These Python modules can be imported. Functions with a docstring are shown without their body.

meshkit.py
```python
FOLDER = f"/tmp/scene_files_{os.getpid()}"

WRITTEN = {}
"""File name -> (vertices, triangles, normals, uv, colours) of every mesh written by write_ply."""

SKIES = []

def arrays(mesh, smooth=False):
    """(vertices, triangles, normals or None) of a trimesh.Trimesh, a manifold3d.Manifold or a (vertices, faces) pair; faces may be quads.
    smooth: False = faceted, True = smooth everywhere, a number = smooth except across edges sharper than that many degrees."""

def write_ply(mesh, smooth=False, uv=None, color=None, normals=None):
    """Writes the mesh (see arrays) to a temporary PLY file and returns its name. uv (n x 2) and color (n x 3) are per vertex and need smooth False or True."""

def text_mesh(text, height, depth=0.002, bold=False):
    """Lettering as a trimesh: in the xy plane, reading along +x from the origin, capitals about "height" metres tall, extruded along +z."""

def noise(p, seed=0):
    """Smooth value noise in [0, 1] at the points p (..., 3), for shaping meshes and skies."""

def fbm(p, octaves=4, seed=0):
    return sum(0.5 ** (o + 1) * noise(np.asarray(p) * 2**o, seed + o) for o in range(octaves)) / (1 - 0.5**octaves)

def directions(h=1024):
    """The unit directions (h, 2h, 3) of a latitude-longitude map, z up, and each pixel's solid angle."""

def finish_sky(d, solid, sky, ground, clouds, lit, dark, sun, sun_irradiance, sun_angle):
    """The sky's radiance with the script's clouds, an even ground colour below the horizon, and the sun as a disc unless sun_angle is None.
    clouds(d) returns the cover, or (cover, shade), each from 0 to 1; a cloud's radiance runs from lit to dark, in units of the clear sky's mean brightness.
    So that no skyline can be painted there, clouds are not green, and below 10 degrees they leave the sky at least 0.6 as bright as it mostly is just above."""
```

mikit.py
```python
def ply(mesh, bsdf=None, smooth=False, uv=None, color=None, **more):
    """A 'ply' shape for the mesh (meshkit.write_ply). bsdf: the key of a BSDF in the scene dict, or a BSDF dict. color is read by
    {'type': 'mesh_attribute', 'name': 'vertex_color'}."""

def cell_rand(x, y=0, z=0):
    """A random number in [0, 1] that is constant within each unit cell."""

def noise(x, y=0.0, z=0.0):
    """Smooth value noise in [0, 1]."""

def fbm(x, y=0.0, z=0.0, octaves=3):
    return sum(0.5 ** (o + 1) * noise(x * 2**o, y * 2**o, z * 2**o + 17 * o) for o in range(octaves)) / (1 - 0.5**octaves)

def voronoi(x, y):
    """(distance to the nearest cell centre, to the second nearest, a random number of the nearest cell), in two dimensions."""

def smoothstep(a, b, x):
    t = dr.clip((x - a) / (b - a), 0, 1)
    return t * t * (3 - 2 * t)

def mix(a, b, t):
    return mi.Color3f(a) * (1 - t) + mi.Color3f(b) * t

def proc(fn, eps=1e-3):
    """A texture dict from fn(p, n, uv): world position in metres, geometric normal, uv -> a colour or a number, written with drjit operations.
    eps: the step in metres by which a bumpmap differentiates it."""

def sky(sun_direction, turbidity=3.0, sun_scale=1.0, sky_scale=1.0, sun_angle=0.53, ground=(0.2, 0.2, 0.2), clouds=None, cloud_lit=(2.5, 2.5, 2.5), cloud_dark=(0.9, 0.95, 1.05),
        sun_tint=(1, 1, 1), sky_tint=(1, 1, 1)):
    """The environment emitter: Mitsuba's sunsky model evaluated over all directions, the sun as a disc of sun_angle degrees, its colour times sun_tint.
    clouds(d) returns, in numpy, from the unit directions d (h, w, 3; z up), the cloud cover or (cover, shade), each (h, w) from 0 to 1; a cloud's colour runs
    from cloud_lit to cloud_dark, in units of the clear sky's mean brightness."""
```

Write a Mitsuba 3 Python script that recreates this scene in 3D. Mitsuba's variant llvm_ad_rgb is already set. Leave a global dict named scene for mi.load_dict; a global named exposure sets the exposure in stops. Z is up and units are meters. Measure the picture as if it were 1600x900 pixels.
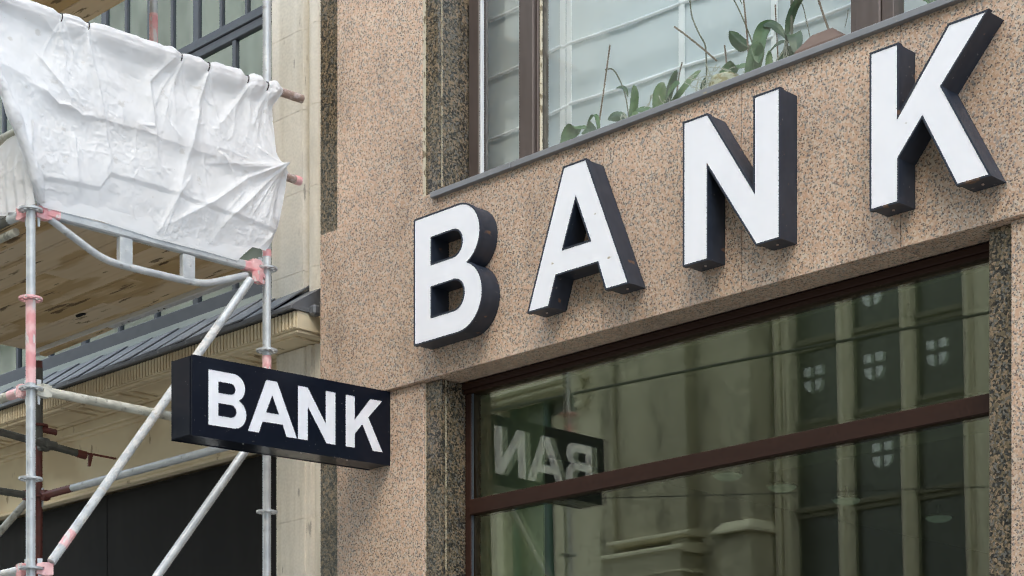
import math, random
import numpy as np, trimesh, drjit as dr, mitsuba as mi, mikit, meshkit
from shapely.geometry import Polygon, Point, box as sbox
from shapely.ops import unary_union
from shapely import affinity
from mikit import noise, fbm, voronoi, smoothstep, mix, cell_rand, proc

random.seed(7); RNG = np.random.default_rng(7)
T = mi.ScalarTransform4f
scene, labels = {}, {}

# ------------------------------------------------------------------ camera, sky, exposure
exposure = 2.96
CAM = [0.0, -7.0, 1.7]
LOOK = [-0.71468835, 0.69944304, 0.0]
scene['camera'] = {
    'type': 'perspective', 'fov_axis': 'x', 'fov': 2 * math.degrees(math.atan(800 / 3014.0)),
    'near_clip': 0.1, 'far_clip': 500.0,
    'principal_point_offset_x': 0.0, 'principal_point_offset_y': -(1372 - 450) / 900.0,
    'to_world': T().look_at(origin=CAM, target=[CAM[0] + LOOK[0], CAM[1] + LOOK[1], CAM[2]], up=[0, 0, 1]),
}
scene['sky'] = mikit.sky((0.45, -0.55, 0.75), turbidity=3, sun_scale=0.14, sun_angle=24, clouds=lambda d: 1.0,
                         cloud_lit=(2.85, 3.25, 3.8))

# ------------------------------------------------------------------ materials
def M(name, d, bump=None, scale=0.001, eps=1e-3, two=True):
    if bump is not None:
        d = {'type': 'bumpmap', 'arbitrary': proc(bump, eps), 'scale': scale, 'bsdf': d}
    scene[name] = {'type': 'twosided', 'bsdf': d} if two else d

def rgb(*c): return {'type': 'rgb', 'value': list(c)}
def prin(col, rough=0.5, metal=0.0, **k):
    return {'type': 'principled', 'base_color': col if isinstance(col, dict) else rgb(*col), 'roughness': rough, 'metallic': metal, **k}

def face_uv(p, n):
    ax, az = dr.abs(n.x) > 0.6, dr.abs(n.z) > 0.6
    return dr.select(ax, p.y, p.x), dr.select(az, p.y, p.z)

def pink_granite(p, n, uv):
    u, v = face_uv(p, n)
    u = u + 0.004 * noise(p.x * 170, p.y * 170, p.z * 170); v = v + 0.004 * noise(p.x * 170 + 40, p.y * 170, p.z * 170)
    a, b, r = voronoi(u / 0.0082, v / 0.0082)
    c = mix((0.515, 0.342, 0.238), (0.56, 0.415, 0.305), smoothstep(0.36, 0.40, r))
    c = mix(c, (0.59, 0.49, 0.39), smoothstep(0.66, 0.68, r))
    c = mix(c, (0.31, 0.28, 0.255), smoothstep(0.87, 0.88, r))
    a2, b2, r2 = voronoi(u / 0.0090 + 13.3, v / 0.0090 + 7.7)
    k = dr.select(r2 < 0.25, 1.0, 0.0) * smoothstep(0.55, 0.38, a2)
    c = mix(c, (0.085, 0.08, 0.078), k * 0.75)
    t = fbm(p.x * 2.1, p.y * 2.1, p.z * 2.1, 4)
    s = smoothstep(0.56, 0.74, fbm(p.x * 5 + 9, p.y * 5, p.z * 1.6, 4))
    slab = cell_rand((p.x + 7.384) / 0.8735 + 50, p.z / 1.4)
    return mi.Color3f(c) * (0.84 + 0.24 * t + 0.11 * slab) * (1 - 0.14 * s)

def dark_granite(p, n, uv):
    u, v = face_uv(p, n)
    u = u + 0.010 * noise(p.x * 90, p.y * 90, p.z * 90); v = v + 0.010 * noise(p.x * 70 + 40, p.y * 70, p.z * 70)
    a, b, r = voronoi(u / 0.0095, v / 0.0095)
    big = fbm(u * 34, v * 34, 3.0, 3)
    c = mix((0.035, 0.036, 0.035), (0.135, 0.108, 0.068), smoothstep(0.30, 0.5, 0.5 * r + 0.5 * big))
    c = mix(c, (0.25, 0.185, 0.12), smoothstep(0.60, 0.68, 0.6 * r + 0.4 * big))
    a2, b2, r2 = voronoi(u / 0.0085 + 3.3, v / 0.0085 + 7.7)
    c = mix(c, (0.14, 0.14, 0.13), dr.select(r2 > 0.84, 0.8, 0.0))
    c = mix(c, (0.012, 0.012, 0.012), dr.select(r2 < 0.18, 0.8, 0.0))
    return c

M('pink_granite', prin(proc(pink_granite), 0.62, specular=0.35))
M('dark_granite', prin(proc(dark_granite), 0.16, specular=0.5))

def dirt(p, f=9.0, lo=0.55, hi=0.75): return smoothstep(lo, hi, fbm(p.x * f, p.y * f, p.z * f, 4))

def cream_stone(p, n, uv):
    s = fbm(p.x * 16, p.y * 16, p.z * 0.9, 4)
    g = fbm(p.x * 60, p.y * 60, p.z * 14, 3)
    c = mix((0.71, 0.67, 0.585), (0.62, 0.58, 0.49), smoothstep(0.35, 0.68, s))
    c = mix(c, (0.34, 0.30, 0.24), smoothstep(0.66, 0.82, 0.55 * s + 0.45 * g) * 0.7)
    k = smoothstep(0.73, 0.79, fbm(p.x * 22, p.y * 22, p.z * 4.5 + 3, 4))
    c = mix(c, (0.12, 0.105, 0.09), k * 0.55)
    return mi.Color3f(c) * (0.93 + 0.14 * noise(p.x * 90, p.y * 90, p.z * 90))
M('cream_stone', prin(proc(cream_stone), 0.8, specular=0.2))

def ochre_plaster(p, n, uv):
    s = fbm(p.x * 3, p.y * 3, p.z * 3, 4)
    c = mix((0.66, 0.57, 0.40), (0.57, 0.47, 0.315), smoothstep(0.35, 0.65, s))
    k = smoothstep(0.72, 0.79, fbm(p.x * 14, p.y * 14, p.z * 6, 4))
    c = mix(c, (0.22, 0.16, 0.10), k * 0.6)
    return c
M('ochre_plaster', prin(proc(ochre_plaster), 0.85, specular=0.15))

def grey_zinc(p, n, uv):
    c = mix((0.105, 0.112, 0.125), (0.16, 0.168, 0.18), fbm(p.x * 7, p.y * 7, p.z * 7, 4))
    return mix(c, (0.36, 0.37, 0.36), dirt(p, 30, 0.66, 0.76) * 0.5)
M('grey_zinc', prin(proc(grey_zinc), 0.45, 0.25))
M('dark_zinc', prin((0.06, 0.064, 0.07), 0.5))
M('green_zinc', prin(proc(lambda p, n, uv: mix((0.20, 0.235, 0.215), (0.29, 0.32, 0.295), fbm(p.x * 9, p.y * 9, p.z * 40, 3))), 0.5, 0.1))

def galv(p, n, uv):
    a = fbm(p.x * 20, p.y * 20, p.z * 20, 4); b = noise(p.x * 120, p.y * 120, p.z * 120)
    c = mix((0.47, 0.50, 0.52), (0.57, 0.60, 0.61), smoothstep(0.3, 0.7, a))
    c = mix(c, (0.66, 0.66, 0.65), smoothstep(0.64, 0.74, 0.6 * a + 0.4 * b))
    return mix(c, (0.27, 0.24, 0.20), smoothstep(0.68, 0.78, fbm(p.x * 33 + 7, p.y * 33, p.z * 33, 4)) * 0.55)
M('galv', prin(proc(galv), 0.42, 0.25, specular=0.5))
def plastered(p, n, uv):
    a = fbm(p.x * 24, p.y * 24, p.z * 24, 5)
    c = mix(galv(p, n, uv), (0.66, 0.65, 0.62), smoothstep(0.42, 0.60, a) * 0.85)
    return mix(c, (0.52, 0.47, 0.38), smoothstep(0.66, 0.74, fbm(p.x * 41 + 3, p.y * 41, p.z * 41, 3)) * 0.7)
M('plastered_tube', prin(proc(plastered), 0.75), bump=lambda p, n, uv: fbm(p.x * 60, p.y * 60, p.z * 60, 3), scale=0.004)
def worn_tube(p, n, uv):
    a = fbm(p.x * 14, p.y * 14, p.z * 14, 4)
    c = mix((0.40, 0.39, 0.32), (0.56, 0.55, 0.47), smoothstep(0.35, 0.62, a))
    return mix(c, (0.19, 0.185, 0.15), smoothstep(0.58, 0.72, fbm(p.x * 30, p.y * 30, p.z * 30, 4)) * 0.7)
M('worn_tube', prin(proc(worn_tube), 0.6, 0.1))
M('dark_tube', prin(proc(lambda p, n, uv: mix((0.085, 0.085, 0.075), (0.17, 0.165, 0.14), fbm(p.x * 25, p.y * 25, p.z * 25, 4))), 0.6, 0.2))
def pink_paint(p, n, uv):
    a = fbm(p.x * 18, p.y * 18, p.z * 18, 4)
    c = mix((0.72, 0.33, 0.34), (0.80, 0.50, 0.50), smoothstep(0.35, 0.6, a))
    return mix(c, (0.66, 0.62, 0.60), smoothstep(0.60, 0.68, fbm(p.x * 40, p.y * 40, p.z * 12, 4)))
M('pink_paint', prin(proc(pink_paint), 0.5))
M('red_paint', prin(proc(lambda p, n, uv: mix((0.20, 0.045, 0.032), (0.10, 0.045, 0.036), fbm(p.x * 30, p.y * 30, p.z * 30, 4))), 0.6))
def rusty(p, n, uv):
    return mix((0.33, 0.24, 0.20), (0.52, 0.45, 0.42), smoothstep(0.4, 0.65, fbm(p.x * 40, p.y * 40, p.z * 40, 4)))
M('rusty_tube', prin(proc(rusty), 0.7, 0.1))

def plywood(p, n, uv):
    plank = cell_rand(dr.floor(p.y / 0.187 + 100), dr.floor(p.x / 1.3 + 0.4 * dr.floor(p.y / 0.187)))
    g = fbm(p.x * 3.0, p.y * 70 + plank * 50, 0.0, 4)
    s = fbm(p.x * 2.2 + 31 * plank, p.y * 7, 5.0, 4)
    c = mix((0.50, 0.36, 0.20), (0.63, 0.48, 0.29), g)
    c = mix(c, (0.58, 0.48, 0.35), plank * 0.8)
    c = mix(c, (0.36, 0.23, 0.09), smoothstep(0.52, 0.70, s) * 0.65)
    return mix(c, (0.07, 0.042, 0.022), smoothstep(0.67, 0.75, fbm(p.x * 4 + 3, p.y * 24, 9.0, 4)) * 0.75)
M('plywood', prin(proc(plywood), 0.75, specular=0.2))
M('alu', prin(proc(lambda p, n, uv: mix((0.50, 0.50, 0.48), (0.64, 0.63, 0.60), fbm(p.x * 8, p.y * 30, p.z * 30, 4))), 0.5, 0.3))

def sheet(p, n, uv):
    a = fbm(p.x * 9, p.y * 9, p.z * 9, 4)
    c = mix((0.89, 0.90, 0.915), (0.85, 0.86, 0.87), smoothstep(0.45, 0.7, a))
    return mix(c, (0.62, 0.60, 0.57), smoothstep(0.70, 0.80, fbm(p.x * 13, p.y * 13 + 3, p.z * 13, 5)) * 0.5)
M('sheet', {'type': 'principledthin', 'base_color': proc(sheet), 'roughness': 0.26, 'diff_trans': 0.6, 'eta': 1.45}, bump=lambda p, n, uv: fbm(p.y * 48, p.z * 48, p.x * 48, 4), scale=0.008, two=False)
M('zip_tie', prin((0.02, 0.02, 0.022), 0.4))

def white_acrylic(p, n, uv):
    c = mix((0.87, 0.885, 0.925), (0.84, 0.855, 0.90), fbm(p.x * 5, p.y * 5, p.z * 5, 3))
    return mix(c, (0.42, 0.34, 0.20), smoothstep(0.80, 0.85, fbm(p.x * 17, p.y * 17 + 5, p.z * 17, 5)) * 0.8)
M('white_acrylic', prin(proc(white_acrylic), 0.28, specular=0.5))
def casing(p, n, uv):
    a = fbm(p.x * 12, p.y * 30, p.z * 12, 4)
    c = mix((0.014, 0.021, 0.036), (0.026, 0.035, 0.052), a)
    c = mix(c, (0.20, 0.19, 0.17), smoothstep(0.76, 0.82, fbm(p.x * 45, p.y * 45, p.z * 45, 4)) * 0.45)
    return mix(c, (0.16, 0.085, 0.045), smoothstep(0.73, 0.78, fbm(p.x * 16 + 4, p.y * 16, p.z * 16, 5)) * 0.7)
M('casing', prin(proc(casing), 0.42, specular=0.5))
def sign_black(p, n, uv):
    c = mix((0.005, 0.008, 0.016), (0.008, 0.011, 0.020), fbm(p.x * 6, p.y * 6, p.z * 6, 3))
    return mix(c, (0.20, 0.19, 0.17), smoothstep(0.80, 0.84, fbm(p.x * 60, p.y * 60, p.z * 60, 4)) * 0.7)
M('sign_black', prin(proc(sign_black), 0.2, specular=0.16))

M('brown_frame', prin(proc(lambda p, n, uv: mix((0.028, 0.012, 0.008), (0.038, 0.0165, 0.0105), fbm(p.x * 3, p.y * 20, p.z * 20, 3))), 0.5, specular=0.25))
M('bronze_frame', prin(proc(lambda p, n, uv: mix((0.085, 0.066, 0.058), (0.12, 0.096, 0.086), fbm(p.x * 30, p.y * 30, p.z * 3, 3))), 0.4, 0.3))
def sill_metal(p, n, uv):
    c = mix((0.23, 0.235, 0.25), (0.29, 0.295, 0.31), fbm(p.x * 12, p.y * 12, p.z * 12, 3))
    return mix(c, (0.50, 0.40, 0.22), smoothstep(0.77, 0.80, fbm(p.x * 21, p.y * 21 + 8, p.z * 21, 5)) * 0.8)
M('sill_metal', prin(proc(sill_metal), 0.36, 0.4))
M('white_bead', prin((0.62, 0.64, 0.65), 0.5))
M('sealant', prin(proc(lambda p, n, uv: mix((0.55, 0.50, 0.38), (0.20, 0.16, 0.10), smoothstep(0.55, 0.65, fbm(p.x * 60, p.y * 60, p.z * 30, 4)))), 0.8))
M('blue_frame', prin(proc(lambda p, n, uv: mix((0.040, 0.050, 0.068), (0.065, 0.074, 0.09), fbm(p.x * 12, p.y * 12, p.z * 12, 4))), 0.45))
M('blind', prin(proc(lambda p, n, uv: mix((0.63, 0.69, 0.72), (0.71, 0.755, 0.775), fbm(p.x * 2, p.y * 40, p.z * 1.0, 3))), 0.9, specular=0.1))
M('batten', prin((0.90, 0.91, 0.92), 0.6))
scene['shop_glass'] = {'type': 'thindielectric', 'int_ior': 1.68, 'specular_transmittance': rgb(0.74, 0.80, 0.70), 'specular_reflectance': rgb(1.0, 0.98, 0.82)}
scene['clear_glass'] = {'type': 'thindielectric', 'int_ior': 1.72, 'specular_transmittance': rgb(0.90, 0.95, 0.95)}
scene['old_glass'] = {'type': 'thindielectric', 'int_ior': 1.62, 'specular_transmittance': rgb(0.86, 0.95, 0.92)}
M('dark_board', prin(proc(lambda p, n, uv: mix((0.007, 0.007, 0.0065), (0.016, 0.015, 0.0135), fbm(p.x * 9, p.y * 9, p.z * 1.2, 4))), 0.75, specular=0.2))
M('room_wall', prin((0.34, 0.32, 0.27), 0.9))
M('wood_floor', prin((0.17, 0.11, 0.065), 0.6))
M('room_green', prin(proc(lambda p, n, uv: mix((0.11, 0.135, 0.125), (0.33, 0.355, 0.33), smoothstep(0.35, 0.7, fbm(p.x * 2.4, p.y, p.z * 1.1, 3)))), 0.9))
M('ceiling_paint', prin((0.55, 0.54, 0.50), 0.9))
def old_plaster(p, n, uv):
    s = fbm(p.x * 4, p.y * 4, p.z * 3, 4)
    c = mix((0.66, 0.70, 0.60), (0.52, 0.56, 0.47), smoothstep(0.35, 0.7, s))
    return mix(c, (0.30, 0.33, 0.26), smoothstep(0.56, 0.72, fbm(p.x * 9 + 2, p.y * 9, p.z * 5, 4)) * 0.6)
M('old_plaster', prin(proc(old_plaster), 0.85))
M('glow', prin((0.5, 0.53, 0.5), 0.5))

def grey_stone(p, n, uv):
    s = fbm(p.x * 1.6, p.y * 1.6, p.z * 0.5, 5); g = fbm(p.x * 9, p.y * 9, p.z * 9, 4)
    c = mix((0.46, 0.42, 0.32), (0.33, 0.30, 0.23), smoothstep(0.3, 0.7, 0.6 * s + 0.4 * g))
    return mix(c, (0.13, 0.115, 0.09), smoothstep(0.58, 0.72, fbm(p.x * 4 + 5, p.y * 4, p.z * 1.3, 4)) * 0.6)
M('grey_stone', prin(proc(grey_stone), 0.85))
M('pale_stone', prin(proc(lambda p, n, uv: mix((0.66, 0.61, 0.48), (0.52, 0.48, 0.37), fbm(p.x * 5, p.y * 5, p.z * 3, 4))), 0.85))
M('lead_bar', prin((0.13, 0.12, 0.09), 0.8))
M('lead_glass', prin(proc(lambda p, n, uv: mix((0.028, 0.034, 0.030), (0.05, 0.056, 0.046), fbm(p.x * 30, p.y * 30, p.z * 30, 3))), 0.3))
M('shield_glass', prin((0.56, 0.60, 0.62), 0.4))
M('teal_paint', prin((0.045, 0.10, 0.095), 0.5))
M('setts', prin(proc(lambda p, n, uv: mix((0.16, 0.152, 0.14), (0.22, 0.21, 0.19), voronoi(p.x / 0.12, p.y / 0.12)[2])), 0.9))
M('paving', prin((0.24, 0.23, 0.215), 0.9))
M('cable', prin((0.02, 0.02, 0.02), 0.6))

def leaf_col(a, b):
    def f(p, n, uv):
        g = fbm(p.x * 20, p.y * 20, p.z * 20, 3)
        return mix(a, b, smoothstep(0.3, 0.7, g))
    return f
M('leaf_green', prin(proc(leaf_col((0.055, 0.125, 0.045), (0.095, 0.18, 0.07))), 0.4))
M('leaf_dark', prin(proc(leaf_col((0.028, 0.065, 0.03), (0.05, 0.095, 0.04))), 0.38))
M('leaf_pale', prin(proc(leaf_col((0.11, 0.20, 0.08), (0.17, 0.25, 0.11))), 0.45))
M('root', prin((0.50, 0.50, 0.42), 0.8))
M('stake', prin((0.17, 0.115, 0.08), 0.7))
M('stem', prin((0.12, 0.12, 0.08), 0.6))
M('cream_pot', prin(proc(lambda p, n, uv: mix((0.55, 0.53, 0.40), (0.36, 0.30, 0.16), smoothstep(0.5, 0.62, fbm(p.x * 45, p.y * 45, p.z * 45, 4)))), 0.7))
M('brown_pot', prin(proc(lambda p, n, uv: mix((0.16, 0.07, 0.05), (0.22, 0.11, 0.085), fbm(p.x * 30, p.y * 30, p.z * 30, 3))), 0.5))

# ------------------------------------------------------------------ helpers
def num(key):
    if key not in scene and key not in labels: return key
    i = 1
    while f'{key}_{i:03d}' in scene or f'{key}_{i:03d}' in labels: i += 1
    return f'{key}_{i:03d}'

def add(key, mesh, mat, smooth=False, **lab):
    """one entry of the scene; lab: label, category, group, kind"""
    key = num(key)
    if isinstance(mesh, list): mesh = trimesh.util.concatenate(mesh)
    scene[key] = mikit.ply(mesh, mat, smooth)
    if lab: labels[key] = lab
    return key

def thing(name, label, category, group=None, kind=None):
    key = num(name); labels[key] = {'label': label, 'category': category}
    if group: labels[key]['group'] = group
    if kind: labels[key]['kind'] = kind
    return key

def bx(x0, x1, y0, y1, z0, z1, b=0.0):
    x0, x1 = min(x0, x1), max(x0, x1); y0, y1 = min(y0, y1), max(y0, y1); z0, z1 = min(z0, z1), max(z0, z1)
    if b <= 0:
        m = trimesh.creation.box(extents=(x1 - x0, y1 - y0, z1 - z0)); m.apply_translation(((x0 + x1) / 2, (y0 + y1) / 2, (z0 + z1) / 2)); return m
    pts = []
    for sx in (0, 1):
        for sy in (0, 1):
            for sz in (0, 1):
                c = np.array([(x0, x1)[sx], (y0, y1)[sy], (z0, z1)[sz]], float); i = np.array([1 - 2 * sx, 1 - 2 * sy, 1 - 2 * sz]) * b
                pts += [c + i * [0, 1, 1], c + i * [1, 0, 1], c + i * [1, 1, 0]]
    return trimesh.convex.convex_hull(np.array(pts))

def hull(pts): return trimesh.convex.convex_hull(np.array(pts, float))

def frames(path):
    path = np.asarray(path, float)
    t = np.gradient(path, axis=0); t /= np.linalg.norm(t, axis=1, keepdims=True)
    a = np.array([0, 0, 1.0]) if abs(t[0, 2]) < 0.9 else np.array([1.0, 0, 0])
    n = np.cross(t[0], a); n /= np.linalg.norm(n); N, B = [], []
    for k in range(len(path)):
        n = n - t[k] * (n @ t[k]); n /= np.linalg.norm(n); N.append(n.copy()); B.append(np.cross(t[k], n))
    return path, np.array(N), np.array(B)

def tube(path, r, n=20, caps=True, hollow=False):
    path, N, B = frames(path); m = len(path)
    r = np.broadcast_to(np.asarray(r, float), (m,))
    a = np.arange(n) * 2 * np.pi / n
    ring = path[:, None] + r[:, None, None] * (np.cos(a)[None, :, None] * N[:, None] + np.sin(a)[None, :, None] * B[:, None])
    v = ring.reshape(-1, 3); f = []
    for i in range(m - 1):
        for j in range(n):
            p, q = i * n + j, i * n + (j + 1) % n
            f += [[p, p + n, q], [q, p + n, q + n]]
    v = list(v)
    if caps:
        for i, s in ((0, 1), (m - 1, -1)):
            c = len(v); v.append(path[i])
            for j in range(n):
                p, q = i * n + j, i * n + (j + 1) % n
                f.append([c, p, q] if s > 0 else [c, q, p])
    me = trimesh.Trimesh(np.array(v), np.array(f), process=False)
    me.fix_normals()
    return me

def bar(p0, p1, r, n=20): return tube([p0, np.add(p0, p1) / 2.0, p1], r, n)

def ext_y(poly, y0, y1):
    """polygon in (x, z) extruded from y0 to y1"""
    ms = []
    for g in getattr(poly, 'geoms', [poly]):
        m = trimesh.creation.extrude_polygon(g, abs(y1 - y0), engine='earcut')
        v = m.vertices.copy(); m.vertices = np.c_[v[:, 0], max(y0, y1) - v[:, 2], v[:, 1]]; m.fix_normals(); ms.append(m)
    return trimesh.util.concatenate(ms)

def ext_x(poly, x0, x1):
    """polygon in (y, z) extruded from x0 to x1"""
    ms = []
    for g in getattr(poly, 'geoms', [poly]):
        m = trimesh.creation.extrude_polygon(g, abs(x1 - x0), engine='earcut')
        v = m.vertices.copy(); m.vertices = np.c_[min(x0, x1) + v[:, 2], v[:, 0], v[:, 1]]; m.fix_normals(); ms.append(m)
    return trimesh.util.concatenate(ms)

def disc_poly(cx, cy, r, n=48): return Polygon([(cx + r * math.cos(2 * math.pi * k / n), cy + r * math.sin(2 * math.pi * k / n)) for k in range(n)])

def grid_mesh(P):
    h, w = P.shape[:2]; i = np.arange(h * w).reshape(h, w)
    q = np.stack([i[:-1, :-1], i[1:, :-1], i[1:, 1:], i[:-1, 1:]], -1).reshape(-1, 4)
    return trimesh.Trimesh(P.reshape(-1, 3), np.vstack([q[:, [0, 1, 2]], q[:, [0, 2, 3]]]), process=False)

def sm(a, b, x):
    t = np.clip((np.asarray(x, float) - a) / (b - a), 0, 1); return t * t * (3 - 2 * t)

# ------------------------------------------------------------------ street
add('street', bx(-60, 40, -8.5, -1.8, -0.3, -0.12), 'setts', kind='structure', label='pale stone sett street running below the bank front', category='street')
add('pavement', bx(-60, 40, -1.8, 0.1, -0.3, 0.0, 0.01), 'paving', kind='structure', label='paved footway along the bank and its neighbour', category='pavement')
add('pavement', bx(-60, 40, -10.3, -8.5, -0.3, 0.0, 0.01), 'paving', kind='structure', label='paved footway along the church side of the street', category='pavement')
add('ground', bx(-150, 150, -150, 150, -0.5, -0.31), 'paving', kind='structure', label='ground under the whole town block', category='ground')

# ------------------------------------------------------------------ bank building
BK = thing('bank_building', 'bank front clad in pink speckled granite with dark granite window reveals', 'building')
FZ0, FZ1 = 4.411, 5.411
add(BK + '__frieze', bx(-8.70, 1.5, 0.03, 0.185, FZ0 + 0.02, FZ1 - 0.02), 'dark_granite')
joints = [-8.738, -7.384, -6.5105, -5.637, -4.7635, -3.89, -3.0165, -2.143, -1.27, 0.0, 1.5]
for a, b in zip(joints[:-1], joints[1:]):
    add(BK + '__frieze__slab', bx(a + 0.0015, b - 0.0015, 0.0, 0.19, FZ0, FZ1, 0.0025), 'pink_granite')
# pilasters (y front 0.03)
for x0, x1 in ((-8.62, -7.876), (-4.243, 1.5)):
    for z0, z1 in ((0.0, 1.2), (1.203, 2.9), (2.903, FZ0 - 0.002)):
        add(BK + '__pilaster_slab', bx(x0, x1, 0.03, 0.30, z0, z1, 0.003), 'pink_granite')
add(BK + '__pilaster_slab', bx(-8.62, -7.893, 0.03, 0.30, FZ1 + 0.002, 7.6, 0.003), 'pink_granite')
add(BK + '__pilaster_slab', bx(-8.62, -7.893, 0.03, 0.30, 7.603, 9.6, 0.003), 'pink_granite')
# dark granite edge strips and reveals
for z0, z1 in ((0.0, 2.6), (2.603, FZ0 - 0.002)):
    add(BK + '__reveal_slab', bx(-7.874, -7.750, 0.048, 0.080, z0, z1, 0.003), 'dark_granite')
    add(BK + '__reveal_slab', bx(-7.86, -7.750, 0.084, 0.235, z0, z1, 0.002), 'dark_granite')
    add(BK + '__reveal_slab', bx(-4.366, -4.245, 0.06, 0.235, z0, z1, 0.003), 'dark_granite')
add(BK + '__reveal_slab', bx(-7.889, -7.79, 0.06, 0.087, FZ1 + 0.002, 9.6, 0.003), 'dark_granite')
add(BK + '__reveal_slab', bx(-7.88, -7.79, 0.0905, 0.29, FZ1 + 0.002, 9.6, 0.002), 'dark_granite')
add(BK + '__joint_strip', bx(-7.795, -7.7885, 0.087, 0.0905, FZ1 + 0.002, 9.6), 'sealant')
add(BK + '__joint_strip', bx(-7.77, -7.7485, 0.080, 0.084, 0.0, FZ0 - 0.002), 'sealant')
add(BK + '__joint_strip', bx(-7.893, -7.889, 0.04, 0.07, FZ1 + 0.002, 9.6), 'sealant')
add(BK + '__joint_strip', bx(-7.876, -7.8725, 0.045, 0.07, 0.0, FZ0 - 0.003), 'sealant')
add(BK + '__end_strip', bx(-8.86, -8.621, 0.10, 0.32, 0.0, FZ0 - 0.05, 0.003), 'dark_granite')
add(BK + '__end_strip', bx(-8.86, -8.621, 0.10, 0.32, FZ1 - 0.02, 7.0, 0.003), 'dark_granite')
add(BK + '__end_strip', bx(-8.86, -8.621, 0.10, 0.32, 7.003, 9.6, 0.003), 'dark_granite')
add(BK + '__end_strip', bx(-8.80, -8.621, 0.12, 0.32, FZ0 - 0.05, FZ1 - 0.02), 'dark_granite')
# structure round the rooms
add(BK + '__wall', [bx(-8.62, -8.5, 0.32, 7.0, 0, 10), bx(1.3, 1.5, 0.32, 7.0, 0, 10), bx(-8.5, 1.3, 6.8, 7.0, 0, 10)], 'room_wall')
add(BK + '__roof', bx(-8.62, 1.5, 0.03, 7.0, 9.61, 10.0), 'grey_zinc')
add(BK + '__floor', bx(-8.5, 1.3, 0.30, 6.8, 4.47, 5.36), 'wood_floor')
add(BK + '__ground_floor', bx(-8.5, 1.3, 0.30, 6.8, -0.1, 0.05), 'wood_floor')
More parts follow.
